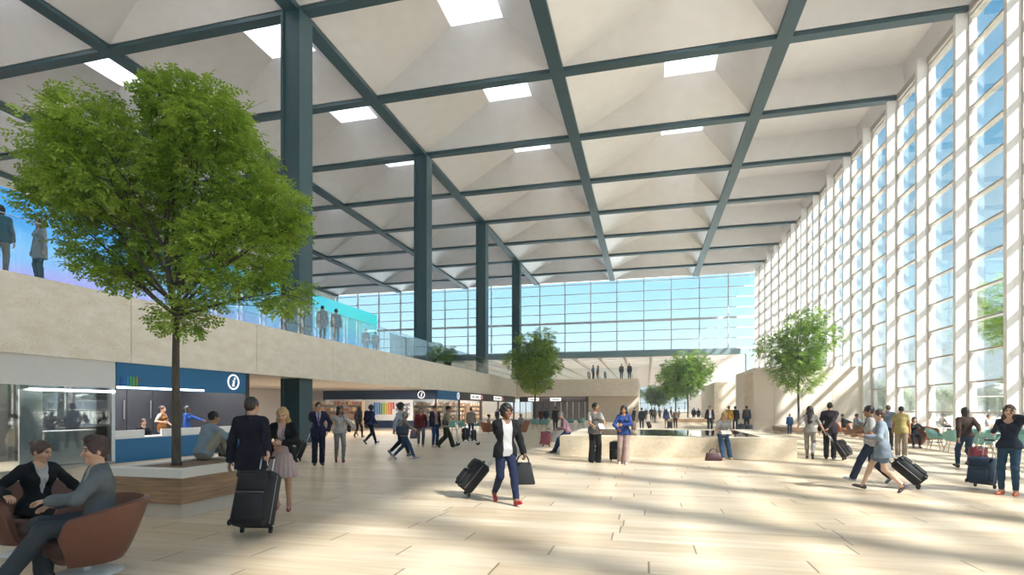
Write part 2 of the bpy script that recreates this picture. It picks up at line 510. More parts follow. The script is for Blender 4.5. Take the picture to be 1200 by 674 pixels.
# ------------------------------------------------------------------ balcony slab, soffit and stone fascia
XF = -14.9
ZS, ZP = 2.96, 4.92
struct('floor_upper', MB().box(-52, XF - .3, YB - 1, 62.2, ZS + .25, ZP - .05), mat('upper_floor', '#cfc6bb', .4))
struct('ceiling_soffit', MB().box(-52, XF - .01, YB - 1, 80, ZS + .02, ZS + .25), mat('soffit_paint', '#d4d0cc', .5, var=.02))
fas = MB(); y = YB - 1; joints = [61.99]
ys = [12.9 - 5.3 * k for k in range(0, 8)][::-1] + [12.9 + 5.35 * k for k in range(1, 10)]
ys = [YB - 1] + [q for q in ys if q > YB] + [62.0]
for a, b in zip(ys, ys[1:]):
    fas.box(XF - .3, XF, a + .012, b - .012, ZS, ZP)
fas.box(XF - .29, XF - .03, YB - 1, 62, ZS + .01, ZP - .01)
struct('wall_balcony_fascia', fas, M_stone)
blk = MB().box(XF - .28, -.9, 62, 62.4, ZS, ZP)
blk.box(-1.3, -.9, 62.4, 79, ZS, ZP)
blk.box(XF, -1.3, 62.4, 80, ZP - .5, ZP - .06)
struct('wall_landing_block', blk, M_stone)
struct('wall_under_landing', MB().box(-6.6, -.9, 64, 79, 0, ZS + .02), M_stone)
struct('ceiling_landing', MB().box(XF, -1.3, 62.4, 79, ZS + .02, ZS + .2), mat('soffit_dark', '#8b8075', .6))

# portal block on the right
pb = MB()
pb.box(7.3, 8.62, 40.7, 41.1, 0, 4.42); pb.box(8.64, 10.4, 40.7, 41.1, 0, 4.42); pb.box(10.42, 12.2, 40.7, 41.1, 0, 4.42); pb.box(12.22, 14.0, 40.7, 41.1, 0, 4.42)
struct('wall_portal_front', pb, M_cream)
pf = MB()
pf.box(7.3, 8.0, 41.1, 48.6, 4.1, 4.42); pf.box(7.3, 8.0, 44.6, 48.6, 0, 4.1); pf.box(8.0, 14.0, 41.1, 48.6, 4.1, 4.42); pf.box(8.0, 14.0, 48.2, 48.6, 0, 4.1)
struct('wall_portal_side', pf, M_stone)
pw = MB().box(6.9, 7.6, 60, 74, 0, 4.3); pw.box(7.6, 13.9, 60, 60.4, 0, 4.3)
struct('wall_portal_beyond', pw, M_stone)

# ------------------------------------------------------------------ outside: terrace ground
struct('ground', MB().box(15.0, 700, -300, 500, -.35, -.02), mat('terrace_paving', '#e7ddcd', .7, var=.06))

# thin haze hanging in the hall
hz = bpy.data.materials.new('hall_haze'); hz.use_nodes = True
hn = hz.node_tree.nodes; hn.remove(hn['Principled BSDF'])
vs_ = hn.new('ShaderNodeVolumeScatter'); vs_.inputs['Density'].default_value = .0019; vs_.inputs['Anisotropy'].default_value = .25; vs_.inputs['Color'].default_value = (.97, .98, 1, 1)
hz.node_tree.links.new(vs_.outputs[0], hn['Material Output'].inputs['Volume'])
ho = MB().box(-49.7, 90, YB - .9, 204, .004, 23.1).build('haze', hz); tag(ho, 'thin bright haze hanging in the air of the whole hall', 'haze', kind='structure')
# ------------------------------------------------------------------ signed-distance modelling for people
def V(*a): return np.array(a, dtype=np.float64)
def nrm(a):
    q = np.linalg.norm(a); return a / q if q > 1e-9 else a
def perp(a, d):
    return nrm(a - d * np.dot(a, d))

class Field:
    def __init__(s, lo, hi, h):
        s.h = h; s.lo = np.array(lo, float) - 3 * h
        n = np.ceil((np.array(hi, float) - s.lo) / h).astype(int) + 4
        s.n = n; s.f = np.full(n, 1.0, np.float32)
        s.ax = [(s.lo[i] + h * np.arange(n[i])).astype(np.float32) for i in range(3)]
    def win(s, lo, hi):
        a = np.maximum(0, np.floor((np.array(lo) - s.lo) / s.h).astype(int)); b = np.minimum(s.n, np.ceil((np.array(hi) - s.lo) / s.h).astype(int) + 1)
        if np.any(b <= a): return None
        sl = tuple(slice(a[i], b[i]) for i in range(3))
        X = s.ax[0][sl[0]][:, None, None]; Y = s.ax[1][sl[1]][None, :, None]; Z = s.ax[2][sl[2]][None, None, :]
        return sl, X, Y, Z
    def put(s, sl, d, k, mode):
        f = s.f[sl]
        if mode == 'add':
            if k > 0:
                h = np.clip(.5 + .5 * (f - d) / k, 0, 1); s.f[sl] = f * (1 - h) + d * h - k * h * (1 - h)
            else: s.f[sl] = np.minimum(f, d)
        else:
            if k > 0:
                d = -d; h = np.clip(.5 - .5 * (f - d) / k, 0, 1); s.f[sl] = f * (1 - h) + d * h + k * h * (1 - h)
            else: s.f[sl] = np.maximum(f, -d)
    def cone(s, a, b, ra, rb, k=.02, flat=None, mode='add'):
        """tapered capsule; flat = (axis, factor) squeezes it along an axis"""
        m = max(ra, rb) + k + 3 * s.h
        g = s.win(np.minimum(a, b) - m, np.maximum(a, b) + m)
        if g is None: return
        sl, X, Y, Z = g
        ba = b - a; L2 = max(float(np.dot(ba, ba)), 1e-9)
        px, py, pz = X - a[0], Y - a[1], Z - a[2]
        t = np.clip((px * ba[0] + py * ba[1] + pz * ba[2]) / L2, 0, 1)
        qx, qy, qz = px - t * ba[0], py - t * ba[1], pz - t * ba[2]
        q2 = qx * qx + qy * qy + qz * qz
        if flat is not None:
            ax, fc = flat
            dd = qx * ax[0] + qy * ax[1] + qz * ax[2]
            q2 = q2 + (fc * fc - 1) * dd * dd
        d = np.sqrt(np.maximum(q2, 0)) - (ra + (rb - ra) * t)
        s.put(sl, d, k, mode)
    def ell(s, c, rad, ax, k=.02, mode='add'):
        m = max(rad) + k + 3 * s.h
        g = s.win(c - m, c + m)
        if g is None: return
        sl, X, Y, Z = g
        px, py, pz = X - c[0], Y - c[1], Z - c[2]; q2 = 0; q4 = 0
        for i in range(3):
            e = px * ax[i][0] + py * ax[i][1] + pz * ax[i][2]
            q2 = q2 + (e / rad[i]) ** 2; q4 = q4 + (e / rad[i] ** 2) ** 2
        k0 = np.sqrt(q2); k1 = np.sqrt(q4) + 1e-9
        s.put(sl, k0 * (k0 - 1) / k1, k, mode)
    def fn(s, lo, hi, f, k=0, mode='add'):
        g = s.win(lo, hi)
        if g is None: return
        sl, X, Y, Z = g
        s.put(sl, f(X, Y, Z), k, mode)
    def cut(s, p, nv):
        """remove everything on the nv side of the plane through p"""
        X = s.ax[0][:, None, None]; Y = s.ax[1][None, :, None]; Z = s.ax[2][None, None, :]
        d = (X - p[0]) * nv[0] + (Y - p[1]) * nv[1] + (Z - p[2]) * nv[2]
        s.f = np.maximum(s.f, d).astype(np.float32)
    def wrinkle(s, amp, fr, seed=0):
        X = s.ax[0][:, None, None]; Y = s.ax[1][None, :, None]; Z = s.ax[2][None, None, :]
        o = seed * 1.7
        s.f = (s.f + amp * (np.sin(fr * (X * .9 + Z * .55) + o) * np.sin(fr * (Y * .8 - Z * .7) + 2 * o) + .6 * np.sin(fr * 1.9 * (Z + .4 * X) + o) * np.sin(fr * 1.3 * (X - Y) + o))).astype(np.float32)
    def mesh(s):
        f = s.f; h = s.h
        C = [f[i:f.shape[0] - 1 + i, j:f.shape[1] - 1 + j, k:f.shape[2] - 1 + k] for i in (0, 1) for j in (0, 1) for k in (0, 1)]
        cnt = sum((c < 0).astype(np.int8) for c in C)
        act = (cnt > 0) & (cnt < 8)
        ijk = np.argwhere(act); nv = len(ijk)
        if nv == 0: return np.zeros((0, 3)), np.zeros((0, 4), int)
        idx = np.full(act.shape, -1, np.int64); idx[act] = np.arange(nv)
        cv = [c[act] for c in C]
        pos = np.zeros((nv, 3)); num = np.zeros(nv)
        cc = [(i, j, k) for i in (0, 1) for j in (0, 1) for k in (0, 1)]
        for a in range(8):
            for b in range(a + 1, 8):
                if sum(abs(cc[a][q] - cc[b][q]) for q in range(3)) != 1: continue
                m = (cv[a] < 0) != (cv[b] < 0)
                t = np.where(m, cv[a] / np.where(m, cv[a] - cv[b], 1), 0)
                for q in range(3):
                    pos[:, q] += np.where(m, cc[a][q] + t * (cc[b][q] - cc[a][q]), 0)
                num += m
        verts = s.lo + (ijk + pos / num[:, None]) * h
        fs = []
        S = f < 0
        for ax in range(3):
            o1, o2 = (ax + 1) % 3, (ax + 2) % 3
            sl0 = [slice(1, -1)] * 3; sl1 = [slice(1, -1)] * 3
            sl0[ax] = slice(0, f.shape[ax] - 1); sl1[ax] = slice(1, f.shape[ax])
            A, B = S[tuple(sl0)], S[tuple(sl1)]
            for flip, m in ((False, A & ~B), (True, ~A & B)):
                e = np.argwhere(m)
                if len(e) == 0: continue
                base = e.copy()
                for q in range(3):
                    if q != ax: base[:, q] += 1
                q4 = []
                for (u, v) in ((-1, -1), (0, -1), (0, 0), (-1, 0)):
                    w = base.copy(); w[:, o1] += u; w[:, o2] += v
                    q4.append(idx[w[:, 0], w[:, 1], w[:, 2]])
                q4 = np.stack(q4, 1)
                if flip: q4 = q4[:, ::-1]
                fs.append(q4)
        F = np.concatenate(fs); F = F[(F >= 0).all(1)]
        return verts, F

def np_mesh(name, pieces, mats, mi=None):
    vs = []; fs = []; o = 0
    for v, f in pieces:
        vs.append(v); fs.append(f + o); o += len(v)
    v = np.concatenate(vs); f = np.concatenate(fs)
    me = bpy.data.meshes.new(name)
    me.vertices.add(len(v)); me.vertices.foreach_set('co', v.astype(np.float32).ravel())
    me.loops.add(len(f) * 4); me.loops.foreach_set('vertex_index', f.astype(np.int32).ravel())
    me.polygons.add(len(f)); me.polygons.foreach_set('loop_start', np.arange(0, len(f) * 4, 4, dtype=np.int32))
    me.polygons.foreach_set('loop_total', np.full(len(f), 4, np.int32))
    me.polygons.foreach_set('use_smooth', np.ones(len(f), bool))
    for m in mats: me.materials.append(m)
    if mi is not None: me.polygons.foreach_set('material_index', mi(v[f].mean(1)).astype(np.int32))
    me.update(calc_edges=True); me.validate()
    return me

def part(name, me, parent, label=None):
    o = bpy.data.objects.new(name, me); COL.objects.link(o); o.parent = parent
    if label: o['label'] = label
    return o

def ik(a, t, l1, l2, hint):
    d = t - a; L = np.linalg.norm(d)
    if L > l1 + l2 - 2e-3:
        t = a + d / L * (l1 + l2 - 2e-3); d = t - a; L = l1 + l2 - 2e-3
    u = d / L; x = (l1 * l1 - l2 * l2 + L * L) / (2 * L); y = math.sqrt(max(l1 * l1 - x * x, 0))
    return a + u * x + perp(hint, u) * y, t

F0, L0, U0 = V(0, -1, 0), V(1, 0, 0), V(0, 0, 1)     # a figure faces -Y, its own left is +X
def hexc(c): return [int(c.lstrip('#')[i:i + 2], 16) / 255 for i in (0, 2, 4)]
SKIN = {k: mat('skin_' + k, [.85 * x for x in hexc(c)], 0.5, var=.05, scale=14) for k, c in dict(light='#d9a98c', fair='#e4bba0', tan='#b98562', brown='#84573c', dark='#4f3326').items()}
M_lip = mat('lips', '#a8584f', .45); M_eye = mat('eye_dark', '#1d1612', .2); M_eyew = mat('eye_white', '#d9d4cd', .3)
HAIRC = {k: mat('hair_' + k, [.8 * x for x in hexc(c)], 0.45, var=.3, scale=40, stretch=(1, 1, .2), bump=.3) for k, c in dict(black='#15110f', dark='#2a1b13', brown='#4a2f1e', blonde='#c9a468', grey='#9b9690', auburn='#3f2018').items()}
def hexc(c): return [int(c.lstrip('#')[i:i + 2], 16) / 255 for i in (0, 2, 4)]
def cloth(c, rough=.85):
    return mat('cloth_' + c, [0.72 * x for x in hexc(c)], rough, var=.10, scale=9, bump=.12, spec=.25)

def person(loc, rz, H=1.75, label='', skin='light', hair='dark', style='short', fem=False, top=None, bottom=None, shoes='#1c1a1a', heel=0.0,
           pose=None, lod=1, group=None, cat='person', extra=None):
    """top: dict(kind, col, shirt, tie, sleeve, hem); bottom: dict(kind, col)"""
    P = dict(pz=.95, py=0.0, lean=0.0, side=0.0, twist=0.0, la=(.095, 0, .085), ra=(-.095, 0, .085), lp=0, rp=0, ly=8, ry=-8, lk=(.08, -1, 0), rk=(-.08, -1, 0),
             lh=(.24, -.05, .84), rh=(-.24, -.05, .84), le=(.45, .8, -.3), re=(-.45, .8, -.3), lcurl=.35, rcurl=.35, yaw=0, pitch=0, lpalm=None, rpalm=None, ldir=None, rdir=None)
    P.update(pose or {})
    s = H / 1.75
    root = thing('person', label, cat, (*loc[:2], loc[2] if len(loc) > 2 else 0), rz, group)
    hb = {0: .012, 1: .017, 2: .024}[lod]; hh = {0: .0055, 1: .008, 2: .012}[lod]; hg = {0: .0048, 1: .006, 2: .0075}[lod]
    sv = lambda p: V(*p) * s
    pel = sv((0, P['py'], P['pz'])); la, ra = sv(P['la']), sv(P['ra'])
    ln, sd = R(P['lean']), R(P['side'])
    u = nrm(V(math.sin(sd), -math.sin(ln), math.cos(ln) * math.cos(sd)))
    Lh = perp(L0, u); Fh = nrm(np.cross(Lh, u)) * 1.0
    if np.dot(Fh, F0) < 0: Fh = -Fh
    tw = R(P['twist'])
    Ls = Lh * math.cos(tw) - Fh * math.sin(tw) * -1
    Ls = nrm(Ls); Fs = nrm(np.cross(Ls, u)); Fs = Fs if np.dot(Fs, Fh) > 0 else -Fs
    shw = (.152 if fem else .172) * s; hw = .088 * s
    hipL, hipR = pel + Lh * hw - U0 * .02 * s, pel - Lh * hw - U0 * .02 * s
    neck = pel + u * .515 * s; shL, shR = pel + u * .440 * s + Ls * shw, pel + u * .440 * s - Ls * shw
    knL, la = ik(hipL, la, .43 * s, .425 * s, V(*P['lk'])); knR, ra = ik(hipR, ra, .43 * s, .425 * s, V(*P['rk']))
    elL, wrL = ik(shL, sv(P['lh']), .285 * s, .25 * s, V(*P['le'])); elR, wrR = ik(shR, sv(P['rh']), .285 * s, .25 * s, V(*P['re']))
    hy, hp = R(P['yaw']), R(P['pitch'])
    hl = Ls * math.cos(hy) + Fs * math.sin(hy) * -1; hl = nrm(V(hl[0], hl[1], hl[2] * .4))
    hf0 = nrm(np.cross(hl, U0)); hf0 = hf0 if np.dot(hf0, Fs * math.cos(hy) + Ls * math.sin(hy)) > 0 else -hf0
    hu = nrm(U0 * .75 + u * .25); hf = perp(hf0, hu); hl = np.cross(hu, hf); hl = hl if np.dot(hl, Ls) > -.2 or abs(P['yaw']) > 80 else -hl
    hf, hu = hf * math.cos(hp) - hu * math.sin(hp), hu * math.cos(hp) + hf * math.sin(hp)
    hl = np.cross(hf, hu) * -1
    hc = neck + (u * .5 + hu * .5) * .135 * s + hf * .018 * s
    hs = s * (1.0 if H > 1.4 else 1.12)
    bld = 1.0 if not fem else .86
    lb = 1.0 if not fem else .91; hb_ = 1.0 if not fem else .95

    def feet_dirs(a, kn, pitch, yaw):
        y = R(yaw); f = V(math.sin(y), -math.cos(y), 0)
        p = R(pitch); d = f * math.cos(p) - U0 * math.sin(p); up = U0 * math.cos(p) + f * math.sin(p)
        return d, up
    FL, FR = feet_dirs(la, knL, P['lp'], P['ly']), feet_dirs(ra, knR, P['rp'], P['ry'])

    def torso(f, o, sleeves=None, hem=None, k=.05):
        f.cone(pel - Lh * .055 * s, pel + Lh * .055 * s, .118 * s * hb_ + o, .118 * s * hb_ + o, k, (Fh, 1.12))
        f.cone(pel, pel + u * .18 * s, .118 * bld * s + o, .112 * bld * s + o, k, (Fh, 1.2))
        c = pel + u * .33 * s
        f.cone(c - Ls * .062 * s * bld, c + Ls * .062 * s * bld, .118 * bld * s + o, .118 * bld * s + o, k, (Fs, 1.15))
        f.cone(pel + u * .16 * s, c, .115 * bld * s + o, .12 * bld * s + o, k, (Fh, 1.2))
        f.cone(shL - u * .016 * s - Ls * .03 * s, shR - u * .016 * s + Ls * .03 * s, .050 * s + o, .050 * s + o, k)
        f.cone(neck - u * .065 * s - Ls * .045 * s, neck - u * .065 * s + Ls * .045 * s, .056 * s + o, .056 * s + o, k)
        for sg, sh in ((1, shL), (-1, shR)): f.cone(neck - u * .045 * s + Ls * sg * .03 * s, sh - u * .008 * s - Ls * sg * .02 * s, .046 * s + o, .048 * s + o, .04)
        if fem:
            for sg in (-1, 1):
                b = pel + u * .335 * s + Fs * .075 * s + Ls * sg * .068 * s
                f.cone(b, b + Fs * .012 * s, .058 * s + o, .05 * s + o, .03)
    def arm(f, sh, el, wr, o, upto=1.0, k=.03, o2=None):
        o2 = o if o2 is None else o2
        f.cone(sh, el, .050 * s * bld + o, .041 * s * bld + o, k) if upto > .55 else f.cone(sh, sh + (el - sh) * upto / .55, .050 * s * bld + o, .045 * s * bld + o2, k)
        if upto > .55:
            t = min(1, (upto - .55) / .45); e2 = el + (wr - el) * t
            f.cone(el, e2, .041 * s * bld + o, (.041 - .013 * t) * s * bld + o2, k)
    def leg(f, hip, kn, an, o, upto=1.0, k=.03, o2=None):
        o2 = o if o2 is None else o2
        t1 = min(1, upto / .5); k1 = hip + (kn - hip) * t1
        ok = o + (o2 - o) * (.3 if upto > .5 else 1)
        f.cone(hip, k1, .088 * lb * s + o, (.088 - .03 * t1) * lb * s + ok, k)
        if upto > .5:
            t2 = (upto - .5) / .5; a2 = kn + (an - kn) * t2
            f.cone(kn, a2, .058 * lb * s + ok, (.058 - .018 * t2) * lb * s + o2, k)
            cb = kn + (an - kn) * .28; back = -perp(V(0, -1, 0), nrm(an - kn))
            if o < .012: f.cone(cb + back * .014 * s, kn + (an - kn) * .45 + back * .008 * s, .046 * s + o, .036 * s + o, .03)
    pts = np.array([pel, neck, shL, shR, knL, knR, la, ra, elL, elR, wrL, wrR, hc, la + FL[0] * .2 * s, ra + FR[0] * .2 * s, hipL, hipR])
    lo, hi = pts.min(0) - .20 * s, pts.max(0) + .20 * s

    # ---- body: one continuous figure
    f = Field(lo, hi, hb)
    torso(f, 0)
    for (sh, el, wr) in ((shL, elL, wrL), (shR, elR, wrR)): arm(f, sh, el, wr, 0)
    for (hp_, kn, an) in ((hipL, knL, la), (hipR, knR, ra)): leg(f, hp_, kn, an, 0)
    f.cone(neck - u * .05 * s, hc - hu * .04 * hs, .056 * s * (bld * .97), .05 * s * bld, .03)
    f.ell(hc + hu * .015 * hs, (.060 * hs, .075 * hs, .085 * hs), (hl, hf, hu), .03)
    for an, (d, up) in ((la, FL), (ra, FR)):
        f.cone(an - up * .045 * s - d * .03 * s, an - up * .052 * s + d * .14 * s, .030 * s, .022 * s, .03)
        f.cone(an, an - up * .045 * s, .036 * s, .034 * s, .03)
    pieces = [f.mesh()]
    # head with a face
    hlo, hhi = hc - .17 * hs, hc + .17 * hs
    f = Field(hlo, hhi, hh)
    A = (hl, hf, hu)
    f.ell(hc + hu * .022 * hs - hf * .008 * hs, (.074 * hs, .094 * hs, .096 * hs), A, .02)
    f.ell(hc - hu * .045 * hs + hf * .022 * hs, (.056 * hs, .064 * hs, .068 * hs), A, .03)
    f.cone(hc - hu * .098 * hs + hf * .058 * hs, hc - hu * .098 * hs + hf * .05 * hs, .020 * hs, .026 * hs, .03)
    for sg in (-1, 1):
        f.cone(hc - hu * .02 * hs + hf * .066 * hs + hl * sg * .04 * hs, hc - hu * .03 * hs + hf * .05 * hs + hl * sg * .05 * hs, .016 * hs, .016 * hs, .03)
        f.ell(hc + hu * .006 * hs + hf * .098 * hs + hl * sg * .031 * hs, (.017 * hs, .012 * hs, .010 * hs), A, .012, 'sub')
        f.ell(hc - hu * .008 * hs - hf * .008 * hs + hl * sg * .077 * hs, (.010 * hs, .018 * hs, .030 * hs), A, .006)
    f.cone(hc + hu * .025 * hs + hf * .083 * hs - hl * .03 * hs, hc + hu * .025 * hs + hf * .083 * hs + hl * .03 * hs, .009 * hs, .009 * hs, .015)
    f.cone(hc + hu * .008 * hs + hf * .088 * hs, hc - hu * .032 * hs + hf * .106 * hs, .007 * hs, .012 * hs, .012)
    f.cone(hc - hu * .062 * hs + hf * .084 * hs - hl * .016 * hs, hc - hu * .062 * hs + hf * .084 * hs + hl * .016 * hs, .009 * hs, .009 * hs, .010)
    f.cone(neck - u * .02 * s, hc - hu * .045 * hs - hf * .012 * hs, .054 * s * bld, .050 * hs * bld, .02)
    f.cut(neck - u * .01 * s, -u)
    pieces.append(f.mesh())
    # hands: palm, four fingers of different length, thumb on the side
    def hand(wr, el, sg, curl, pn, dv):
        d = nrm(wr - el)
        if dv is not None: d = nrm(V(*dv))
        n_ = V(*pn) if pn is not None else -Ls * sg
        n_ = perp(n_, d); ac = nrm(np.cross(n_, d))
        th = Fs + U0 * .35
        if np.dot(ac, th) < 0: ac = -ac
        b = s * (.95 if fem else 1.03)
        f = Field(wr + d * .08 * b - .15 * b, wr + d * .08 * b + .15 * b, hg)
        f.cone(wr - d * .03 * b, wr + d * .02 * b, .026 * b, .026 * b, .02, (n_, 1.25))
        for o_ in (-.020, 0, .020):
            f.cone(wr + d * .022 * b + ac * o_ * .8 * b, wr + d * .078 * b + ac * o_ * b, .021 * b, .019 * b, .015, (n_, 1.55))
        for o_, ln_ in ((.031, .072), (.0105, .082), (-.0105, .077), (-.030, .060)):
            p = wr + d * .084 * b + ac * o_ * b; a = curl * .6; q = d
            for seg, r0, r1 in ((.46, .0088, .0082), (.30, .0082, .0076), (.24, .0076, .0066)):
                q = nrm(d * math.cos(a) + n_ * math.sin(a) + ac * o_ * (1.2 if seg == .46 and curl < .8 else 0))
                e_ = p + q * ln_ * seg * b
                f.cone(p, e_, r0 * b, r1 * b, .003); p = e_; a += curl * .9
        p = wr + d * .028 * b + ac * .026 * b
        q = nrm(ac * .75 + d * .65 + n_ * (.25 + .4 * min(curl, 1)))
        p2 = p + q * .040 * b; q2 = nrm(ac * (.35 - .45 * min(curl, 1)) + d * .8 + n_ * (.25 + .6 * min(curl, 1)))
        f.cone(p, p2, .0125 * b, .0105 * b, .008); f.cone(p2, p2 + q2 * .036 * b, .0102 * b, .0078 * b, .004)
        return f.mesh()
    pieces.append(hand(wrL, elL, 1, P['lcurl'], P['lpalm'], P['ldir']))
    pieces.append(hand(wrR, elR, -1, P['rcurl'], P['rpalm'], P['rdir']))
    def mi(c):
        r = c - hc; a = r @ hl / hs; b_ = r @ hf / hs; c_ = r @ hu / hs
        m = np.zeros(len(c), int)
        m[(b_ > .07) & (np.abs(a) < .024) & (np.abs(c_ + .062) < .0085)] = 1
        e_ = (b_ > .06) & (((np.abs(a) - .031) / .014) ** 2 + ((c_ - .006) / .0075) ** 2 < 1)
        m[e_] = 2
        m[(b_ > .06) & (np.abs(np.abs(a) - .031) < .017) & (np.abs(c_ - .029 + (np.abs(a) - .031) * .15) < .0048)] = 3
        return m
    hm = HAIRC[hair] if hair else HAIRC['dark']
    body = part('body', np_mesh('body', pieces, [SKIN[skin], M_lip, M_eye, hm], mi), root)

    # ---- trousers, shorts or skirt
    if bottom:
        k = bottom['kind']; f = Field(lo, hi, hb)
        if k in ('trousers', 'wide', 'shorts', 'slim'):
            up_ = {'trousers': .985, 'slim': .95, 'wide': 1.0, 'shorts': bottom.get('len', .36)}[k]
            o1, o2 = {'trousers': (.015, .034), 'slim': (.010, .012), 'wide': (.018, .062), 'shorts': (.018, .03)}[k]
            f.cone(pel - Lh * .055 * s, pel + Lh * .055 * s, .131 * s * hb_, .131 * s * hb_, .05, (Fh, 1.10))
            f.cone(pel, pel + u * .08 * s, .132 * s * (bld if not fem else .95), .126 * s * bld, .04, (Fh, 1.18))
            f.cut(pel + u * .11 * s, u)
            for (hp_, kn, an) in ((hipL, knL, la), (hipR, knR, ra)): leg(f, hp_, kn, an, o1 * s, up_, .025, o2 * s)
            f.wrinkle(.0035 * s, 30, 1)
        else:
            ln_ = bottom.get('len', .42) * s; w0 = .125 * s; w1 = bottom.get('flare', .22) * s; c0 = pel + u * .12 * s
            mid = (knL + knR) / 2; mid = mid + (pel - mid) * .0
            if abs(pel[2] - knL[2]) < .2 * s:        # seated: a lap
                for (hp_, kn, an) in ((hipL, knL, la), (hipR, knR, ra)): leg(f, hp_, kn, an, .02 * s, .5, .05)
                f.cone(pel - Lh * .05 * s, pel + Lh * .05 * s, .131 * s, .131 * s, .05, (Fh, 1.1))
                f.cone(pel, pel + u * .1 * s, .125 * s, .115 * s, .05, (Fh, 1.18))
            else:
                def sk(X, Y, Z):
                    t = np.clip((c0[2] - Z) / ln_, 0, 1); x = X - (pel[0] + t * (mid[0] - pel[0])); y = Y - (pel[1] + t * (mid[1] - pel[1]))
                    th = np.arctan2(y, x)
                    r = np.sqrt((x / 1.08) ** 2 + (y * 1.02) ** 2) - (w0 + (w1 - w0) * t ** .8) + .010 * s * np.sin(18 * th) * t
                    return np.maximum(np.maximum(r * .85, Z - c0[2]), c0[2] - ln_ - Z)
                f.fn(lo, hi, sk)
        nm = {'wide': 'trousers', 'slim': 'jeans', 'trousers': 'trousers', 'shorts': 'shorts', 'skirt': 'skirt'}[k]
        part(bottom.get('name', nm), np_mesh(nm, [f.mesh()], [cloth(bottom['col'])]), root)
        if bottom.get('belt'):
            f = Field(pel - .25 * s, pel + .25 * s, hb * .8)
            f.cone(pel + u * .06 * s, pel + u * .095 * s, .134 * s * bld, .131 * s * bld, .01, (Fh, 1.15))
            f.cut(pel + u * .105 * s, u); f.cut(pel + u * .06 * s, -u)
            part('belt', np_mesh('belt', [f.mesh()], [mat('belt_' + bottom['belt'], bottom['belt'], .5)]), root)
    # ---- shoes
    if shoes:
        for an, (d, up) in ((la, FL), (ra, FR)):
            f = Field(an - .26 * s, an + .26 * s, hh * 1.1 if lod < 2 else .012)
            hi_ = .02 if heel > 0 else .0
            f.cone(an - up * .048 * s - d * .045 * s, an - up * .058 * s + d * .12 * s, .036 * s, .034 * s, .02)
            f.cone(an - up * .058 * s + d * .12 * s, an - up * .064 * s + d * .165 * s, .034 * s, .022 * s, .02)
            if heel <= 0: f.cone(an - d * .02 * s, an - up * .05 * s, .045 * s, .04 * s, .02)
            else: f.cone(an - up * .052 * s - d * .048 * s, an - up * .052 * s - d * .048 * s - U0 * heel, .012 * s, .006 * s, .01)
            if heel <= 0: f.cut(an - up * .085 * s, -up)
            f.cut(an - up * (.012 if heel <= 0 else .045) * s + (d * 0), up) if heel > 0 else f.cut(an + up * .012 * s, up)
            part('shoe', np_mesh('shoe', [f.mesh()], [mat('shoe_' + shoes, shoes, .4, var=.05)]), root)
    # ---- upper garments
    def upper(nm, col, o, sleeve=1.0, hem=-.02, open_=None, neckr=.062, flare=0.0, o2=None, loose=0.0, wr_=1, sub=None, vneck=0.0):
        f = Field(lo, hi, hb)
        torso(f, o * s)
        if loose: f.cone(pel - u * .02 * s, pel + u * .30 * s, .135 * s + loose * s, .125 * s + loose * s, .04, (Fh, 1.15))
        if hem < -.02:
            b = pel + u * hem * s
            for sg in (-1, 1):
                f.cone(pel + Lh * sg * .05 * s, b + Lh * sg * .062 * s, .127 * hb_ * s + o * s, .122 * hb_ * s + o * s + flare * s, .05, (Fh, 1.1))
        f.cut(pel + u * hem * s, -u)
        if sleeve > 0:
            for (sh, el, wr) in ((shL, elL, wrL), (shR, elR, wrR)): arm(f, sh, el, wr, o * s * .9 + .004 * s, sleeve, .03, (o * .9 + .008 if o2 is None else o2) * s)
        else:
            for sh in (shL, shR): f.cone(sh + Ls * (.05 if sh is shL else -.05) * s, sh + Ls * (.09 if sh is shL else -.09) * s - u * .02 * s, .07 * s, .07 * s, 0, None, 'sub')
        f.wrinkle(.0045 * s * wr_, 26, 3)
        f.cone(neck - u * .03 * s + Fs * .03 * s, hc, neckr * s, neckr * s * 1.1, 0, None, 'sub')
        if vneck: f.cone(neck + Fs * .10 * s, neck - u * vneck * s + Fs * .13 * s, .05 * s, .015 * s, 0, None, 'sub')
        if open_ is not None:
            def op(X, Y, Z):
                px, py, pz = X - pel[0], Y - pel[1], Z - pel[2]
                zz = (px * u[0] + py * u[1] + pz * u[2]) / s; ll = (px * Ls[0] + py * Ls[1] + pz * Ls[2]) / s; ff = (px * Fs[0] + py * Fs[1] + pz * Fs[2]) / s
                return np.maximum(np.abs(ll) - np.interp(zz, open_[0], open_[1]), .02 - ff) * s
            f.fn(lo, hi, op, 0, 'sub')
        part(nm, np_mesh(nm, [f.mesh()], [cloth(col)]), root)
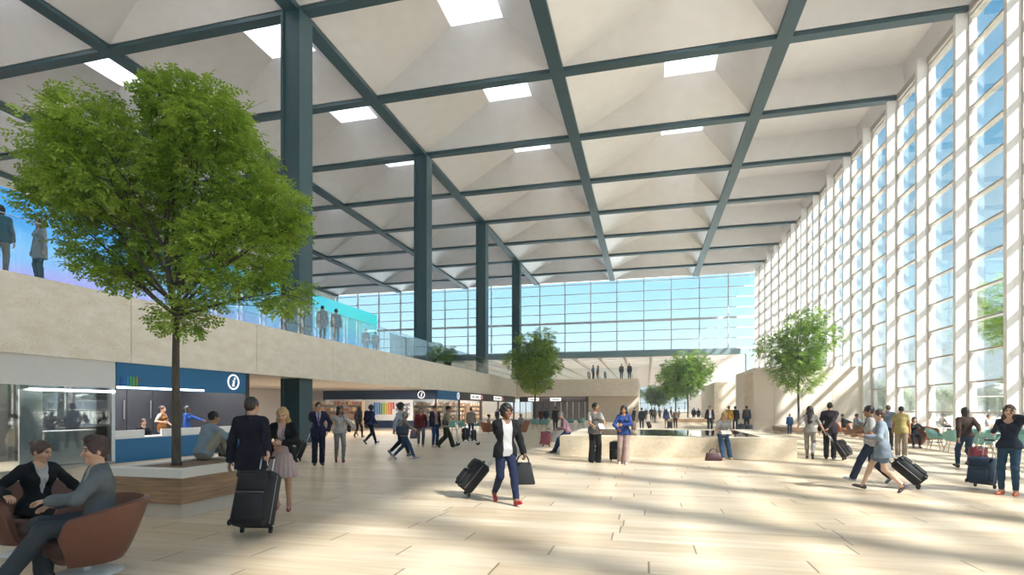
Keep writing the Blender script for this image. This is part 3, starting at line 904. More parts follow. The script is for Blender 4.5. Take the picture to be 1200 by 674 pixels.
    if top:
        k = top['kind']; c = top['col']
        if k == 'suit':
            upper('shirt', top.get('shirt', '#e8e6e6'), .009, .6, .02, None, .055)
            if top.get('tie'):
                f = Field(lo, hi, hb * .6 if lod else .007)
                a_, b_ = neck - u * .035 * s + Fs * .075 * s, pel + u * .14 * s + Fs * .128 * s
                m_ = pel + u * .33 * s + Fs * .130 * s
                f.cone(a_, m_, .017 * s, .022 * s, .01, (Fs, 2)); f.cone(m_, b_, .022 * s, .026 * s, .01, (Fs, 2))
                part('tie', np_mesh('tie', [f.mesh()], [cloth(top['tie'], .5)]), root)
            w = top.get('open', .06)
            upper('jacket', c, .017, .98, top.get('hem', -.16), ((-.3, -.1, .10, .14, .42, .5), (.045, .012, -.01, .0, w, w + .01)), .066, top.get('flare', .012))
            # standing collar and lapels
            f = Field(neck - .22 * s, neck + .22 * s, hb * .8)
            f.cone(neck - u * .045 * s - Fs * .02 * s, neck + u * .012 * s - Fs * .012 * s, .072 * s, .062 * s, .01)
            f.cone(neck - u * .06 * s - Fs * .02 * s, neck + u * .08 * s, .058 * s, .054 * s, 0, None, 'sub')
            f.cut(neck + Fs * .02 * s, Fs + u * .6); f.cut(neck + u * .018 * s, u)
            part('collar', np_mesh('collar', [f.mesh()], [cloth(c)]), root)
        elif k == 'open':
            upper(top.get('sname', 'shirt'), top.get('shirt', '#ece9e6'), .011, top.get('ssleeve', .4), top.get('shem', -.03), None, .062, vneck=top.get('vneck', .0))
            w = top.get('open', .07)
            upper(top.get('name', 'jacket'), c, .021, top.get('sleeve', .97), top.get('hem', -.10), ((-.9, -.2, .10, .42, .5), (w * 1.25, w * 1.1, w * .9, w, w)), .07, top.get('flare', .012))
        else:
            upper({'tee': 't_shirt', 'sweater': 'sweater', 'shirt': 'shirt', 'coat': 'coat', 'vest': 'vest', 'polo': 'polo_shirt', 'blouse': 'blouse', 'jacket': 'jacket'}[k], c,
                  top.get('o', .014), top.get('sleeve', {'tee': .35, 'polo': .36, 'vest': 0}.get(k, .97)), top.get('hem', -.10), None, top.get('neckr', .062), top.get('flare', .01), loose=top.get('loose', 0), vneck=top.get('vneck', 0))
            if k in ('shirt', 'polo', 'jacket') :
                f = Field(neck - .2 * s, neck + .2 * s, hb * .8)
                f.cone(neck - u * .04 * s, neck + u * .02 * s, .070 * s, .060 * s, .01)
                f.cone(neck - u * .06 * s, neck + u * .08 * s, .057 * s, .054 * s, 0, None, 'sub')
                f.cut(neck + u * .02 * s, u); f.cone(neck + Fs * .06 * s - u * .06 * s, neck + Fs * .08 * s + u * .05 * s, .012 * s, .03 * s, 0, None, 'sub')
                part('collar', np_mesh('collar', [f.mesh()], [cloth(top.get('collar', c))]), root)
            if k == 'vest':
                upper('blouse', top.get('shirt', '#d9cfc0'), .010, top.get('ssleeve', .35), -.14, None, .062)
    # ---- hair
    if hair and style != 'none':
        f = Field(hc - V(.26, .26, .62) * hs, hc + V(.26, .26, .22) * hs, hh * 1.15)
        vol = {'short': .012, 'crop': .006, 'long': .016, 'bob': .018, 'bun': .010, 'curly': .034, 'wavy': .022, 'pony': .010, 'quiff': .014}.get(style, .012)
        f.ell(hc + hu * .026 * hs - hf * .012 * hs, ((.074 + vol) * hs, (.094 + vol * .8) * hs, (.096 + vol) * hs), A, 0)
        # clear the face
        f.ell(hc - hu * .035 * hs + hf * .105 * hs, (.070 * hs, .085 * hs, .105 * hs), A, .012, 'sub')
        if style in ('short', 'crop', 'quiff', 'bun', 'pony'):
            f.ell(hc - hu * .10 * hs - hf * .0 * hs + hf * .03 * hs, (.13 * hs, .085 * hs, .085 * hs), A, .01, 'sub')
            f.cut(hc - hu * .075 * hs, -hu)
        if style == 'quiff':
            f.cone(hc + hu * .115 * hs + hf * .055 * hs - hl * .035 * hs, hc + hu * .12 * hs + hf * .06 * hs + hl * .04 * hs, .030 * hs, .026 * hs, .02)
            f.cone(hc + hu * .09 * hs - hf * .06 * hs, hc + hu * .12 * hs + hf * .03 * hs, .05 * hs, .04 * hs, .03)
        if style in ('long', 'wavy'):
            L_ = top.get('hairlen', .27) if top else .27
            for sg in (-1, 1):
                a_ = hc + hl * sg * .066 * hs - hf * .012 * hs + hu * .03 * hs; b_ = hc + hl * sg * .074 * hs - hu * .11 * hs - hf * .015 * hs
                e_ = neck + Ls * sg * .085 * s + Fs * .05 * s - u * (.02 + max(0, L_ - .22)) * s
                f.cone(a_, b_, .030 * hs, .032 * hs, .03); f.cone(b_, e_, .032 * hs, .020 * hs, .03)
                f.cone(b_, neck + Ls * sg * .05 * s - Fs * .085 * s - u * (L_ - .17) * s, .04 * hs, .03 * hs, .04)
            f.cone(hc - hf * .07 * hs, neck - Fs * .075 * s - u * (L_ - .14) * s, .07 * hs, .05 * hs, .04)
        if style == 'bob':
            for sg in (-1, 1): f.cone(hc + hl * sg * .07 * hs - hf * .02 * hs, hc + hl * sg * .066 * hs - hu * .10 * hs - hf * .02 * hs, .028 * hs, .024 * hs, .03)
            f.cone(hc - hf * .06 * hs, hc - hf * .055 * hs - hu * .09 * hs, .06 * hs, .05 * hs, .03)
        if style == 'bun': f.cone(hc + hu * .06 * hs - hf * .10 * hs, hc + hu * .065 * hs - hf * .115 * hs, .040 * hs, .036 * hs, .012)
        if style == 'pony':
            f.cone(hc + hu * .05 * hs - hf * .10 * hs, hc + hu * .01 * hs - hf * .145 * hs, .024 * hs, .030 * hs, .012); f.cone(hc + hu * .01 * hs - hf * .145 * hs, hc - hu * .13 * hs - hf * .14 * hs, .03 * hs, .014 * hs, .012)
        if style in ('curly', 'wavy'): f.wrinkle(.008 * hs, 70 if style == 'curly' else 45, 2)
        elif lod < 2: f.wrinkle(.0025 * hs, 95, 2)
        f.ell(hc - hu * .03 * hs + hf * .11 * hs, (.060 * hs, .075 * hs, .09 * hs), A, .008, 'sub')
        if style not in ('long', 'wavy', 'bob'): f.cut(hc - hu * .09 * hs, -hu)
        part('hair', np_mesh('hair', [f.mesh()], [hm]), root)
    if extra: extra(root, dict(s=s, hc=hc, hu=hu, hf=hf, hl=hl, neck=neck, u=u, Ls=Ls, Fs=Fs, pel=pel, wrL=wrL, wrR=wrR, shL=shL, shR=shR, hh=hh, hb=hb, hs=hs, A=A, lo=lo, hi=hi, elL=elL, elR=elR, H=H))
    return root

# -- poses
def stand(**k):
    d = dict(); d.update(k); return d
def walk(st=.30, side='l', **k):
    """side = the leg in front"""
    f, b = (.08, -st, .09), (-.08, st * .95, .165)
    if side == 'l':
        d = dict(la=f, ra=(-.08, st * .95, .165), lp=-14, rp=48, ly=4, ry=-4, lh=(.25, .12, .86), rh=(-.25, -.18, .88))
    else:
        d = dict(ra=(-.08, -st, .09), la=(.08, st * .95, .165), rp=-14, lp=48, ly=4, ry=-4, rh=(-.25, .12, .86), lh=(.25, -.18, .88))
    d.update(pz=.915, lean=3); d.update(k); return d
def sit(seat=.45, **k):
    z = seat + .085
    d = dict(pz=z, la=(.11, -.44, .085), ra=(-.11, -.44, .085), lk=(.1, -.8, .9), rk=(-.1, -.8, .9), lh=(.13, -.36, z + .10), rh=(-.13, -.36, z + .10), le=(.6, .5, -.4), re=(-.6, .5, -.4), lean=4, lpalm=(0, 0, -1), rpalm=(0, 0, -1))
    d.update(k); return d
# ------------------------------------------------------------------ luggage and bags
M_rub = mat('black_rubber', '#1a1a1b', .6); M_alu = mat('brushed_aluminium', '#b9bcbd', .3, 1.0, var=.05); M_zip = mat('zip_metal', '#8f8f92', .35, .9)
def hard(c, rough=.45): return mat('case_' + c, [.66 * x for x in hexc(c)], rough, var=.08, scale=20)

def suitcase(loc, rz, label, col='#1b1a1f', w=.42, h=.62, d=.25, tilt=0.0, handle=.40, soft=True, trim='#0f0f11', group=None, name='suitcase', pocket=True, lift=0.0):
    """origin at the wheels; the pulling side is +Y; tilt leans the case towards the hand"""
    root = thing(name, label, 'suitcase', (loc[0], loc[1], lift + .012), rz, group, R(-tilt))
    m = hard(col, .75 if soft else .35); mt = hard(trim, .6)
    b = MB().cbox(-w / 2, w / 2, -d, 0.01, .06, h, .05)
    b.build('shell', m, root, angle=50)
    p = MB()
    if soft:
        p.cbox(-w * .40, w * .40, -d - .045, -d + .02, .11, h * .60, .025)
        if pocket: p.cbox(-w * .40, w * .40, -d - .03, -d + .02, h * .64, h * .92, .02)
        p.build('front_pocket', m, root, angle=50)
        z = MB().tube([(-w * .38, -d - .03, h * .615), (w * .38, -d - .03, h * .615)], .006, 6)
        z.tube([(-w / 2 - .002, -d * .55, .10), (-w / 2 - .002, -d * .55, h * .94)], .006, 6); z.tube([(w / 2 + .002, -d * .55, .10), (w / 2 + .002, -d * .55, h * .94)], .006, 6)
        z.build('zip', M_zip, root)
    else:
        for k in range(5): p.cbox(-w * .42 + k * w * .18, -w * .42 + k * w * .18 + w * .10, -d - .012, -d + .01, .12, h - .07, .008)
        p.build('rib_panel', m, root)
        MB().cbox(-w / 2 - .004, w / 2 + .004, -d * .56, -d * .50, .058, h + .003, .01).build('seam_band', mt, root)
    for sx in (-1, 1):
        for z0 in (.05, h - .10):
            c = MB(); c.cbox(sx * (w / 2 - .022) - .028, sx * (w / 2 - .022) + .028, -d - .006, -d + .05, z0 + .005, z0 + .085, .02)
            c.build('corner_guard', mt, root)
    g = MB().tube([(-.07, -d * .5, h - .01), (-.06, -d * .5, h + .03), (.06, -d * .5, h + .03), (.07, -d * .5, h - .01)], .011, 8); g.build('carry_handle', mt, root, True)
    for sx in (-1, 1):
        for yy in ((-.005,) if tilt else (-.005, -d + .03)):
            wl = MB(); wl.lathe([(.006, -.014), (.033, -.014), (.036, -.006), (.036, .006), (.033, .014), (.006, .014)], 14, (sx * (w / 2 - .05), yy, .035), Matrix.Rotation(R(90), 3, 'Y'))
            wl.build('wheel', M_rub, root, angle=40)
            MB().cbox(sx * (w / 2 - .05) - .024, sx * (w / 2 - .05) + .024, yy - .02, yy + .02, .045, .085, .008).build('wheel_bracket', mt, root)
    if handle > 0:
        hd = thing_part('telescopic_handle', root)
        r = MB()
        for sx in (-1, 1): r.tube([(sx * .085, -.025, h - .03), (sx * .085, -.025, h + handle)], .009, 8)
        r.build('rod', M_alu, hd, True)
        MB().cbox(-.10, .10, -.042, -.008, h + handle - .012, h + handle + .022, .012).build('grip', M_rub, hd)
    return root

def thing_part(name, parent):
    o = bpy.data.objects.new(name, None); COL.objects.link(o); o.parent = parent; o.empty_display_size = .1
    return o

def hand_bag(loc, rz, label, col, w=.34, h=.26, d=.13, drop=.18, name='handbag', z=0.0, taper=.85, group=None):
    root = thing(name, label, 'bag', (loc[0], loc[1], z), rz, group)
    m = hard(col, .5)
    P = []
    for k, t in enumerate((0, .06, .5, .94, 1)):
        ww = w * (1 - (1 - taper) * t) * (.93 if k in (0, 4) else 1); dd = d * (1 - .55 * t) * (.88 if k in (0, 4) else 1)
        ring = []
        for a in range(20):
            q = 2 * PI * a / 20; c_, s_ = math.cos(q), math.sin(q)
            ring.append((ww / 2 * math.copysign(abs(c_) ** .35, c_), dd / 2 * math.copysign(abs(s_) ** .45, s_), h * t))
        P.append(ring + [ring[0]])
    b = MB(); b.grid(P); b.f.append(list(range(20))[::-1]); b.m.append(0); b.f.append([4 * 21 + a for a in range(20)]); b.m.append(0)
    b.build('bag_body', m, root, angle=60)
    for sy in (-1, 1):
        pts = [(-w * .24, sy * d * .25, h * .88)] + [(w * .24 * math.sin(q), sy * d * .16, h * .95 + drop * math.cos(q)) for q in np.linspace(-1.5, 1.5, 9)] + [(w * .24, sy * d * .25, h * .88)]
        MB().tube(pts, .010, 8).build('strap', m, root, True)
    MB().tube([(-w * .36 * taper, 0, h + .002), (w * .36 * taper, 0, h + .002)], .007, 6).build('zip', M_zip, root)
    return root

def backpack_extra(col, label):
    def fn(root, k):
        s, u, Ls, Fs = k['s'], k['u'], k['Ls'], k['Fs']
        f = Field(k['lo'] - .2, k['hi'] + .2, k['hb'])
        a, b = k['pel'] + u * .14 * s - Fs * .19 * s, k['pel'] + u * .42 * s - Fs * .185 * s
        f.cone(a - Ls * .07 * s, a + Ls * .07 * s, .09 * s, .09 * s, .04); f.cone(b - Ls * .05 * s, b + Ls * .05 * s, .085 * s, .085 * s, .08)
        f.cone(a, b, .12 * s, .11 * s, .04)
        f.cone(a + u * .03 * s - Fs * .08 * s - Ls * .03 * s, a + u * .03 * s - Fs * .08 * s + Ls * .03 * s, .06 * s, .06 * s, .02)
        M4 = Matrix(((Ls[0], -Fs[0], u[0]), (Ls[1], -Fs[1], u[1]), (Ls[2], -Fs[2], u[2])))
        o = thing('backpack', label, 'backpack', root.location, root.rotation_euler[2])
        part('pack', np_mesh('pack', [f.mesh()], [cloth(col)]), o)
        st = MB()
        for sg in (-1, 1):
            pts = [V3(b + Ls * sg * .09 * s - Fs * -.03 * s + u * .03 * s), V3(k['neck'] - u * .02 * s + Ls * sg * .10 * s - Fs * .03 * s), V3(k['neck'] - u * .05 * s + Ls * sg * .105 * s + Fs * .075 * s), V3(k['pel'] + u * .34 * s + Ls * sg * .12 * s + Fs * .145 * s), V3(k['pel'] + u * .24 * s + Ls * sg * .17 * s + Fs * .02 * s), V3(a + Ls * sg * .11 * s)]
            st.tube(pts, .016 * s, 6)
        st.build('shoulder_strap', cloth(col), o, True)
    return fn
def V3(a): return Vector((float(a[0]), float(a[1]), float(a[2])))

def strap_bag_extra(col, label, side=1, size=(.30, .22, .11), hang=-.06, cross=False, name='shoulder_bag'):
    """a bag worn on a shoulder strap"""
    def fn(root, k):
        s, u, Ls, Fs = k['s'], k['u'], k['Ls'], k['Fs']
        o = thing(name, label, 'bag', root.location, root.rotation_euler[2])
        w, h, d = [q * s for q in size]
        c = k['pel'] + Ls * side * (.225 + d / 2) * s + u * (hang) * s - Fs * .03 * s
        Rm = Matrix(((Fs[0], Ls[0] * side, u[0], c[0]), (Fs[1], Ls[1] * side, u[1], c[1]), (Fs[2], Ls[2] * side, u[2], c[2]), (0, 0, 0, 1)))
        MB().cbox(-w / 2, w / 2, -d / 2, d / 2, 0, h, .03, Rm).build('bag_body', hard(col, .5), o, angle=50)
        sh = k['shL'] if (side > 0) != cross else k['shR']
        top_ = V3(sh + u * .085 * s - (sh - k['neck']) * .35)
        pts = [Rm @ Vector((-w * .4, 0, h * .95)), V3(sh - Fs * .13 * s - u * .10 * s - (sh - k['neck']) * .3), top_, V3(sh + Fs * .14 * s - u * .12 * s - (sh - k['neck']) * .3), Rm @ Vector((w * .4, 0, h * .95))]
        MB().tube(pts, .011 * s, 6).build('strap', hard(col, .5), o, True)
    return fn

# ------------------------------------------------------------------ seats
M_leather = mat('brown_leather', '#6d4436', .42, var=.08, scale=30, bump=.15); M_tan = mat('tan_leather', '#8c5a3c', .45, var=.08, scale=30, bump=.1)
M_dleather = mat('dark_leather_inside', '#4a2c23', .5, var=.08); M_disc = mat('white_lacquer', '#e6e4e2', .25, var=.02)
M_teal = mat('teal_plastic', '#74a8a0', .4, var=.04); M_ash = mat('ash_wood_leg', '#c9a25c', .5, var=.12, scale=30); M_wire = mat('dark_wire', '#2c2a28', .4)

def tub_chair(loc, rz, label, mt=None, group=None, k=1.0):
    """swivel tub chair on a disc base, facing -Y"""
    mt = mt or M_leather
    root = thing('tub_chair', label, 'chair', loc, rz, group)
    P = []; n = 40; A0 = R(128)
    for i in range(n + 1):
        a = -A0 + 2 * A0 * i / n         # 0 = back (+Y)
        q = abs(a) / A0
        top = .75 - .15 * max(0, (q - .35) / .65) ** 1.3 - .16 * max(0, (q - .9) / .1) ** 2
        col = []
        for j in range(9):
            t = j / 8; z = .16 + (top - .16) * t + .01
            r0 = .26 + .20 * t ** .75 + .03 * t * math.cos(a)
            col.append((r0 * math.sin(a) * 1.02 * k, r0 * math.cos(a) * k, z * k))
        P.append(col)
    b = MB().shell(P, .055 * k, True)
    b.build('tub_shell', mt, root, angle=55)
    MB().lathe([(.02, .15 * k), (.26 * k, .15 * k), (.29 * k, .18 * k), (.31 * k, .24 * k)], 28).build('seat_pan', mt, root, True)
    MB().lathe([(.0, .24 * k), (.33 * k, .24 * k), (.345 * k, .28 * k), (.345 * k, .37 * k), (.32 * k, .405 * k), (.0, .415 * k)], 32, (0, -.02, 0)).build('seat_cushion', M_dleather if mt is M_leather else mt, root, True)
    MB().lathe([(.035 * k, .025), (.035 * k, .16 * k)], 16).build('pedestal', M_disc, root, True)
    MB().lathe([(.30 * k, 0), (.31 * k, .006), (.29 * k, .016), (.06 * k, .03), (.0, .03)], 36).build('disc_base', M_disc, root, angle=40)
    return root

_shell_proto = {}
def shell_chair(loc, rz, label, group=None, mt=None):
    """moulded shell armchair on four splayed wooden legs, facing -Y"""
    mt = mt or M_teal
    if mt.name in _shell_proto:
        root = copy_tree(_shell_proto[mt.name]); root.location = loc; root.rotation_euler = (0, 0, rz)
        return tag(root, label, 'chair', group)
    root = thing('shell_chair', label, 'chair', loc, rz, group)
    P = []; n = 36
    for i in range(n + 1):
        a = 2 * PI * i / n             # 0 = back
        c = math.cos(a); col = []
        rim = .43 + (.40 * max(0, c) ** 1.1 if c > 0 else 0) + .20 * abs(math.sin(a)) ** 2.2 * (1 if c > -.5 else .6) + (.02 if c < -.6 else 0)
        ro = .30 + .02 * abs(math.sin(a)) + (.02 if c > 0 else 0)
        for j in range(8):
            t = j / 7
            r = ro * (t ** .62); z = .42 + (rim - .42) * max(0, (t - .45) / .55) ** 1.4
            col.append((r * math.sin(a), r * c - .01, z))
        P.append(col)
    MB().shell(P, .014).build('seat_shell', mt, root, angle=70)
    for sx in (-1, 1):
        for sy in (-1, 1):
            MB().tube([(sx * .13, sy * .12, .415), (sx * .235, sy * .23, 0)], [.018, .011], 8).build('leg', M_ash, root, True)
    wr = MB()
    for sx in (-1, 1): wr.tube([(sx * .17, -.16, .26), (-sx * .17, .16, .30)], .005, 5); wr.tube([(sx * .165, -.155, .29), (sx * .165, .155, .29)], .005, 5)
    wr.build('brace', M_wire, root)
    _shell_proto[mt.name] = root
    return root

def cafe_table(loc, label, group=None, r=.38, h=.73):
    root = thing('cafe_table', label, 'table', loc, 0, group)
    MB().lathe([(0, h - .025), (r - .01, h - .025), (r, h - .012), (r - .004, h), (0, h)], 32).build('tabletop', M_disc, root, angle=40)
    MB().lathe([(.025, .02), (.025, h - .025)], 12).build('pedestal', M_disc, root, True)
    MB().lathe([(.22, 0), (.22, .012), (.03, .03), (0, .03)], 24).build('base', M_disc, root, angle=40)
    return root

# ------------------------------------------------------------------ trees
def leaf_mat(name, c1, c2, c3):
    m = bpy.data.materials.new(name); m.use_nodes = True
    nt = m.node_tree; n = nt.nodes; l = nt.links
    n.remove(n['Principled BSDF']); out = n['Material Output']
    tc = n.new('ShaderNodeTexCoord'); nz = n.new('ShaderNodeTexNoise'); nz.inputs['Scale'].default_value = 2.2; nz.inputs['Detail'].default_value = 6; nz.inputs['Roughness'].default_value = .75
    l.new(tc.outputs['Object'], nz.inputs['Vector'])
    cr = n.new('ShaderNodeValToRGB'); e = cr.color_ramp.elements
    e[0].position = .3; e[0].color = (*lin(c1), 1); e[1].position = .72; e[1].color = (*lin(c3), 1); q = e.new(.5); q.color = (*lin(c2), 1)
    l.new(nz.outputs['Fac'], cr.inputs[0])
    d = n.new('ShaderNodeBsdfDiffuse'); t = n.new('ShaderNodeBsdfTranslucent'); g = n.new('ShaderNodeBsdfGlossy'); g.inputs['Roughness'].default_value = .45
    l.new(cr.outputs[0], d.inputs[0]); l.new(cr.outputs[0], t.inputs[0])
    m1 = n.new('ShaderNodeMixShader'); m1.inputs[0].default_value = .5; l.new(d.outputs[0], m1.inputs[1]); l.new(t.outputs[0], m1.inputs[2])
    m2 = n.new('ShaderNodeMixShader'); m2.inputs[0].default_value = .03; l.new(m1.outputs[0], m2.inputs[1]); l.new(g.outputs[0], m2.inputs[2])
    l.new(m2.outputs[0], out.inputs[0])
    return m
M_leaf = leaf_mat('leaf_green', '#668a2c', '#9ab644', '#cbdc6e'); M_bark = mat('bark', '#50473b', .85, var=.35, scale=18, stretch=(1, 1, .25), bump=.6)
M_leaf2 = leaf_mat('leaf_light_green', '#5f8430', '#8cb044', '#bcd46c')
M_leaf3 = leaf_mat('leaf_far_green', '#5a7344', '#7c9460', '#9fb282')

def foliage_mesh(lobes, n_spray, leaf, rng, name, m, per=8):
    """sprays of small folded leaves, thick towards the outside of each lobe"""
    wts = np.array([l[3][0] * l[3][1] * l[3][2] for l in lobes]) ** .7; wts /= wts.sum()
    pick = rng.choice(len(lobes), n_spray, p=wts)
    C = np.array([l[:3] for l in lobes])[pick]; Rd = np.array([l[3] for l in lobes])[pick]
    d = rng.normal(size=(n_spray, 3)); d /= np.linalg.norm(d, axis=1)[:, None]
    rad = 1 - np.abs(rng.normal(0, .26, n_spray)); rad = np.clip(rad, .1, 1.05)
    # uneven outline
    rad *= 1 + .12 * np.sin(d[:, 0] * 7 + pick * 2.1) * np.sin(d[:, 2] * 6 + pick) + .07 * np.sin(d[:, 1] * 13 + pick)
    p0 = C + d * Rd * rad[:, None]
    # horizontal spray axis pointing outwards, a little droop
    ax = d * [1, 1, .25] + rng.normal(0, .35, (n_spray, 3)) * [1, 1, .4]; ax[:, 2] -= .18; ax /= np.linalg.norm(ax, axis=1)[:, None]
    up = np.array([0, 0, 1.0]) + rng.normal(0, .35, (n_spray, 3)); sd = np.cross(ax, up); sd /= np.linalg.norm(sd, axis=1)[:, None]
    up = np.cross(sd, ax)
    V_ = []; 
    for k in range(per):
        t = (k // 2 + .5) / (per / 2) * leaf * 2.6; sg = 1 if k % 2 else -1
        base = p0 + ax * t
        la = ax * .55 + sd * sg * .8 + up * rng.normal(0, .3, (n_spray, 1)); la /= np.linalg.norm(la, axis=1)[:, None]
        lw = np.cross(la, up); lw /= np.linalg.norm(lw, axis=1)[:, None] + 1e-9
        L = leaf * rng.uniform(.75, 1.25, (n_spray, 1))
        mid = base + la * L * .5 - up * L * .05
        V_.append(np.stack([base, mid + lw * L * .28 + up * L * .06, base + la * L - up * L * .12, mid - lw * L * .28 + up * L * .06], 1))
    V_ = np.concatenate(V_, 0); nq = len(V_)
    return np_mesh(name, [(V_.reshape(-1, 3), np.arange(nq * 4).reshape(-1, 4))], [m])

def tree(loc, label, height, lobes, fork, trunk_r, n_spray, leaf, seed, m=None, group=None, base_z=0.0, lean=(0, 0), name='tree', cat='tree'):
    """lobes: (x, y, z, (rx, ry, rz)) in metres from the base"""
    rng = np.random.default_rng(seed); rr = random.Random(seed)
    root = thing(name, label, cat, (loc[0], loc[1], base_z), 0, group)
    tr = MB()
    top = Vector((lean[0], lean[1], height * .86))
    F_ = Vector((lean[0] * .5, lean[1] * .5, fork))
    def bend(a, b, k, n=7):
        a, b = Vector(a), Vector(b); L = (b - a).length; off = Vector((rr.uniform(-1, 1), rr.uniform(-1, 1), rr.uniform(-.3, .5))) * L * k
        off2 = Vector((rr.uniform(-1, 1), rr.uniform(-1, 1), 0)) * L * k * .3
        return [a.lerp(b, t) + off * math.sin(PI * t) * .6 + off2 * math.sin(2 * PI * t) for t in [i / (n - 1) for i in range(n)]]
    pts = [Vector((0, 0, 0.0)), Vector((0, 0, .06))] + bend((0, 0, .1), F_, .015)[1:] + bend(F_, top, .05)[1:]
    zmax = pts[-1].z
    tr.tube(pts, [trunk_r * (1.25 if i == 0 else 1) * (1 - .88 * max(0, p.z / zmax) ** 1.15) for i, p in enumerate(pts)], 10)
    for (x, y, z, r) in lobes:
        c = Vector((x, y, z)); h0 = min(max(fork * .93, fork + (z - fork) * rr.uniform(.0, .25)), height * .7)
        s0 = Vector((lean[0] * h0 / height, lean[1] * h0 / height, h0))
        q = bend(s0, c, .10, 8); r0 = trunk_r * .42
        tr.tube(q, [r0 * (1 - .75 * i / 7) for i in range(8)], 7)
        for k in range(7):
            st = q[rr.choice((3, 4, 5, 6, 7))]
            dv = Vector((rr.gauss(0, 1), rr.gauss(0, 1), rr.gauss(0.1, .6))).normalized()
            en = c + Vector((dv.x * r[0], dv.y * r[1], dv.z * r[2])) * .85
            bq = bend(st, en, .12, 6); tr.tube(bq, [r0 * .32 * (1 - .8 * i / 5) for i in range(6)], 5)
            for _ in range(2):
                e2 = en + Vector((rr.gauss(0, 1) * r[0], rr.gauss(0, 1) * r[1], rr.gauss(0, .6) * r[2])) * .35
                tr.tube(bend(bq[3], e2, .12, 4), [r0 * .14, r0 * .11, r0 * .08, r0 * .04], 4)
    tr.build('trunk', M_bark, root, True)
    part('foliage', foliage_mesh(lobes, n_spray, leaf, rng, 'foliage', m or M_leaf), root)
    return root
# ------------------------------------------------------------------ ground-floor shops under the balcony
M_blue = mat('info_blue', '#0a6596', .45, var=.03); M_navy = mat('kiosk_navy', '#0d2f52', .5, var=.03); M_char = mat('charcoal_door', '#2a2c33', .5, var=.05)
M_signw = mat('sign_white', '#f4f4f2', .4, var=.01, emit='#ffffff', es=.25); M_brown = mat('brown_fascia', '#54453b', .5, var=.05)
M_wall = mat('shop_wall', '#c6c2be', .6, var=.04); M_shelf = mat('shelf_wood', '#a58a6c', .6, var=.1); M_grey = mat('grey_plinth', '#a79f96', .6)
M_strip = mat('light_strip', '#ffffff', .4, emit='#ffffff', es=2.0)
XS = -15.05
struct('wall_shop_back', MB().box(-26.2, -26, -20, 62, 0, ZS), M_wall)

def area(loc, sx, sy, power, rot=(0, 0, 0), col=(1, .97, .94)):
    a = bpy.data.lights.new('soffit_light', 'AREA'); a.shape = 'RECTANGLE'; a.size = sx; a.size_y = sy; a.energy = power; a.color = col
    o = bpy.data.objects.new('soffit_light', a); COL.objects.link(o); o.location = loc; o.rotation_euler = rot
area((-17, 8, 2.9), 2, 8, 110); area((-16.6, 15, 2.9), 2.0, 4.5, 110); area((-20, 27, 2.9), 6, 8, 130); area((-17, 33, 2.9), 3, 6, 90)
area((-20, 39.4, 2.85), 8, 2, 110); area((-17, 52, 2.9), 2.5, 17, 260); area((-10.5, 66, 2.9), 7, 5, 130)

# glazed shopfront at the far left
sh = thing('shopfront', 'reflective glass shopfront with white sign band left of the blue information desk', 'shopfront', (XS, 4.0, 0))
MB().box(-.06, .06, 0, 8.48, 2.2, ZS).build('sign_band', mat('sign_band_grey_white', '#d6d2cf', .5, var=.02), sh)
MB().box(-.02, .02, 0, 8.46, .06, 2.2).build('pane', M_shop_glass, sh)
MB().box(-.05, .05, 8.38, 8.48, 0, 2.2).build('post', M_frame2, sh)
MB().box(-.05, .05, 4.2, 4.26, 0, 2.2).build('post', M_frame2, sh)
MB().box(-.06, .06, 0, 8.48, 0, .08).build('sill', M_grey, sh)
MB().box(.062, .075, 6.2, 8.46, 2.06, 2.12).build('light_strip', M_strip, sh)
t = thing('window_panel', 'tall white panel behind the shopfront glass', 'panel', (-15.35, 10.22, 0)); MB().cbox(-.03, .03, 0, .54, .0, 2.1, .008).build('board', M_white, t); MB().box(-.12, .12, .02, .52, 0, .03).build('foot', M_grey, t)
for y0, lb in ((10.78, 'white square notice on the shopfront glass nearer the tall panel'), (11.68, 'white square notice on the shopfront glass nearer the blue desk')):
    t = thing('notice_board', lb, 'notice', (-15.16, y0, 1.33)); MB().cbox(-.012, .012, 0, .41, 0, .47, .004).build('board', M_white, t); MB().tube([(0, .2, .47), (0, .2, .85)], .004, 5).build('hanger', M_alu, t)
t = thing('shop_counter', 'low white counter inside the left shopfront', 'counter', (-15.6, 10.8, 0)); MB().cbox(-.3, .3, 0, 1.6, .1, .94, .01).build('body', M_white, t); MB().cbox(-.34, .34, -.03, 1.63, .94, 1.0, .01).build('countertop', M_white, t); MB().box(-.26, .26, .03, 1.57, 0, .1).build('plinth', M_char, t)
struct('wall_shop_dark', MB().box(-18.9, -18.75, 2, 12.2, 0, ZS), mat('shop_dark_wall', '#6f6a64', .6))

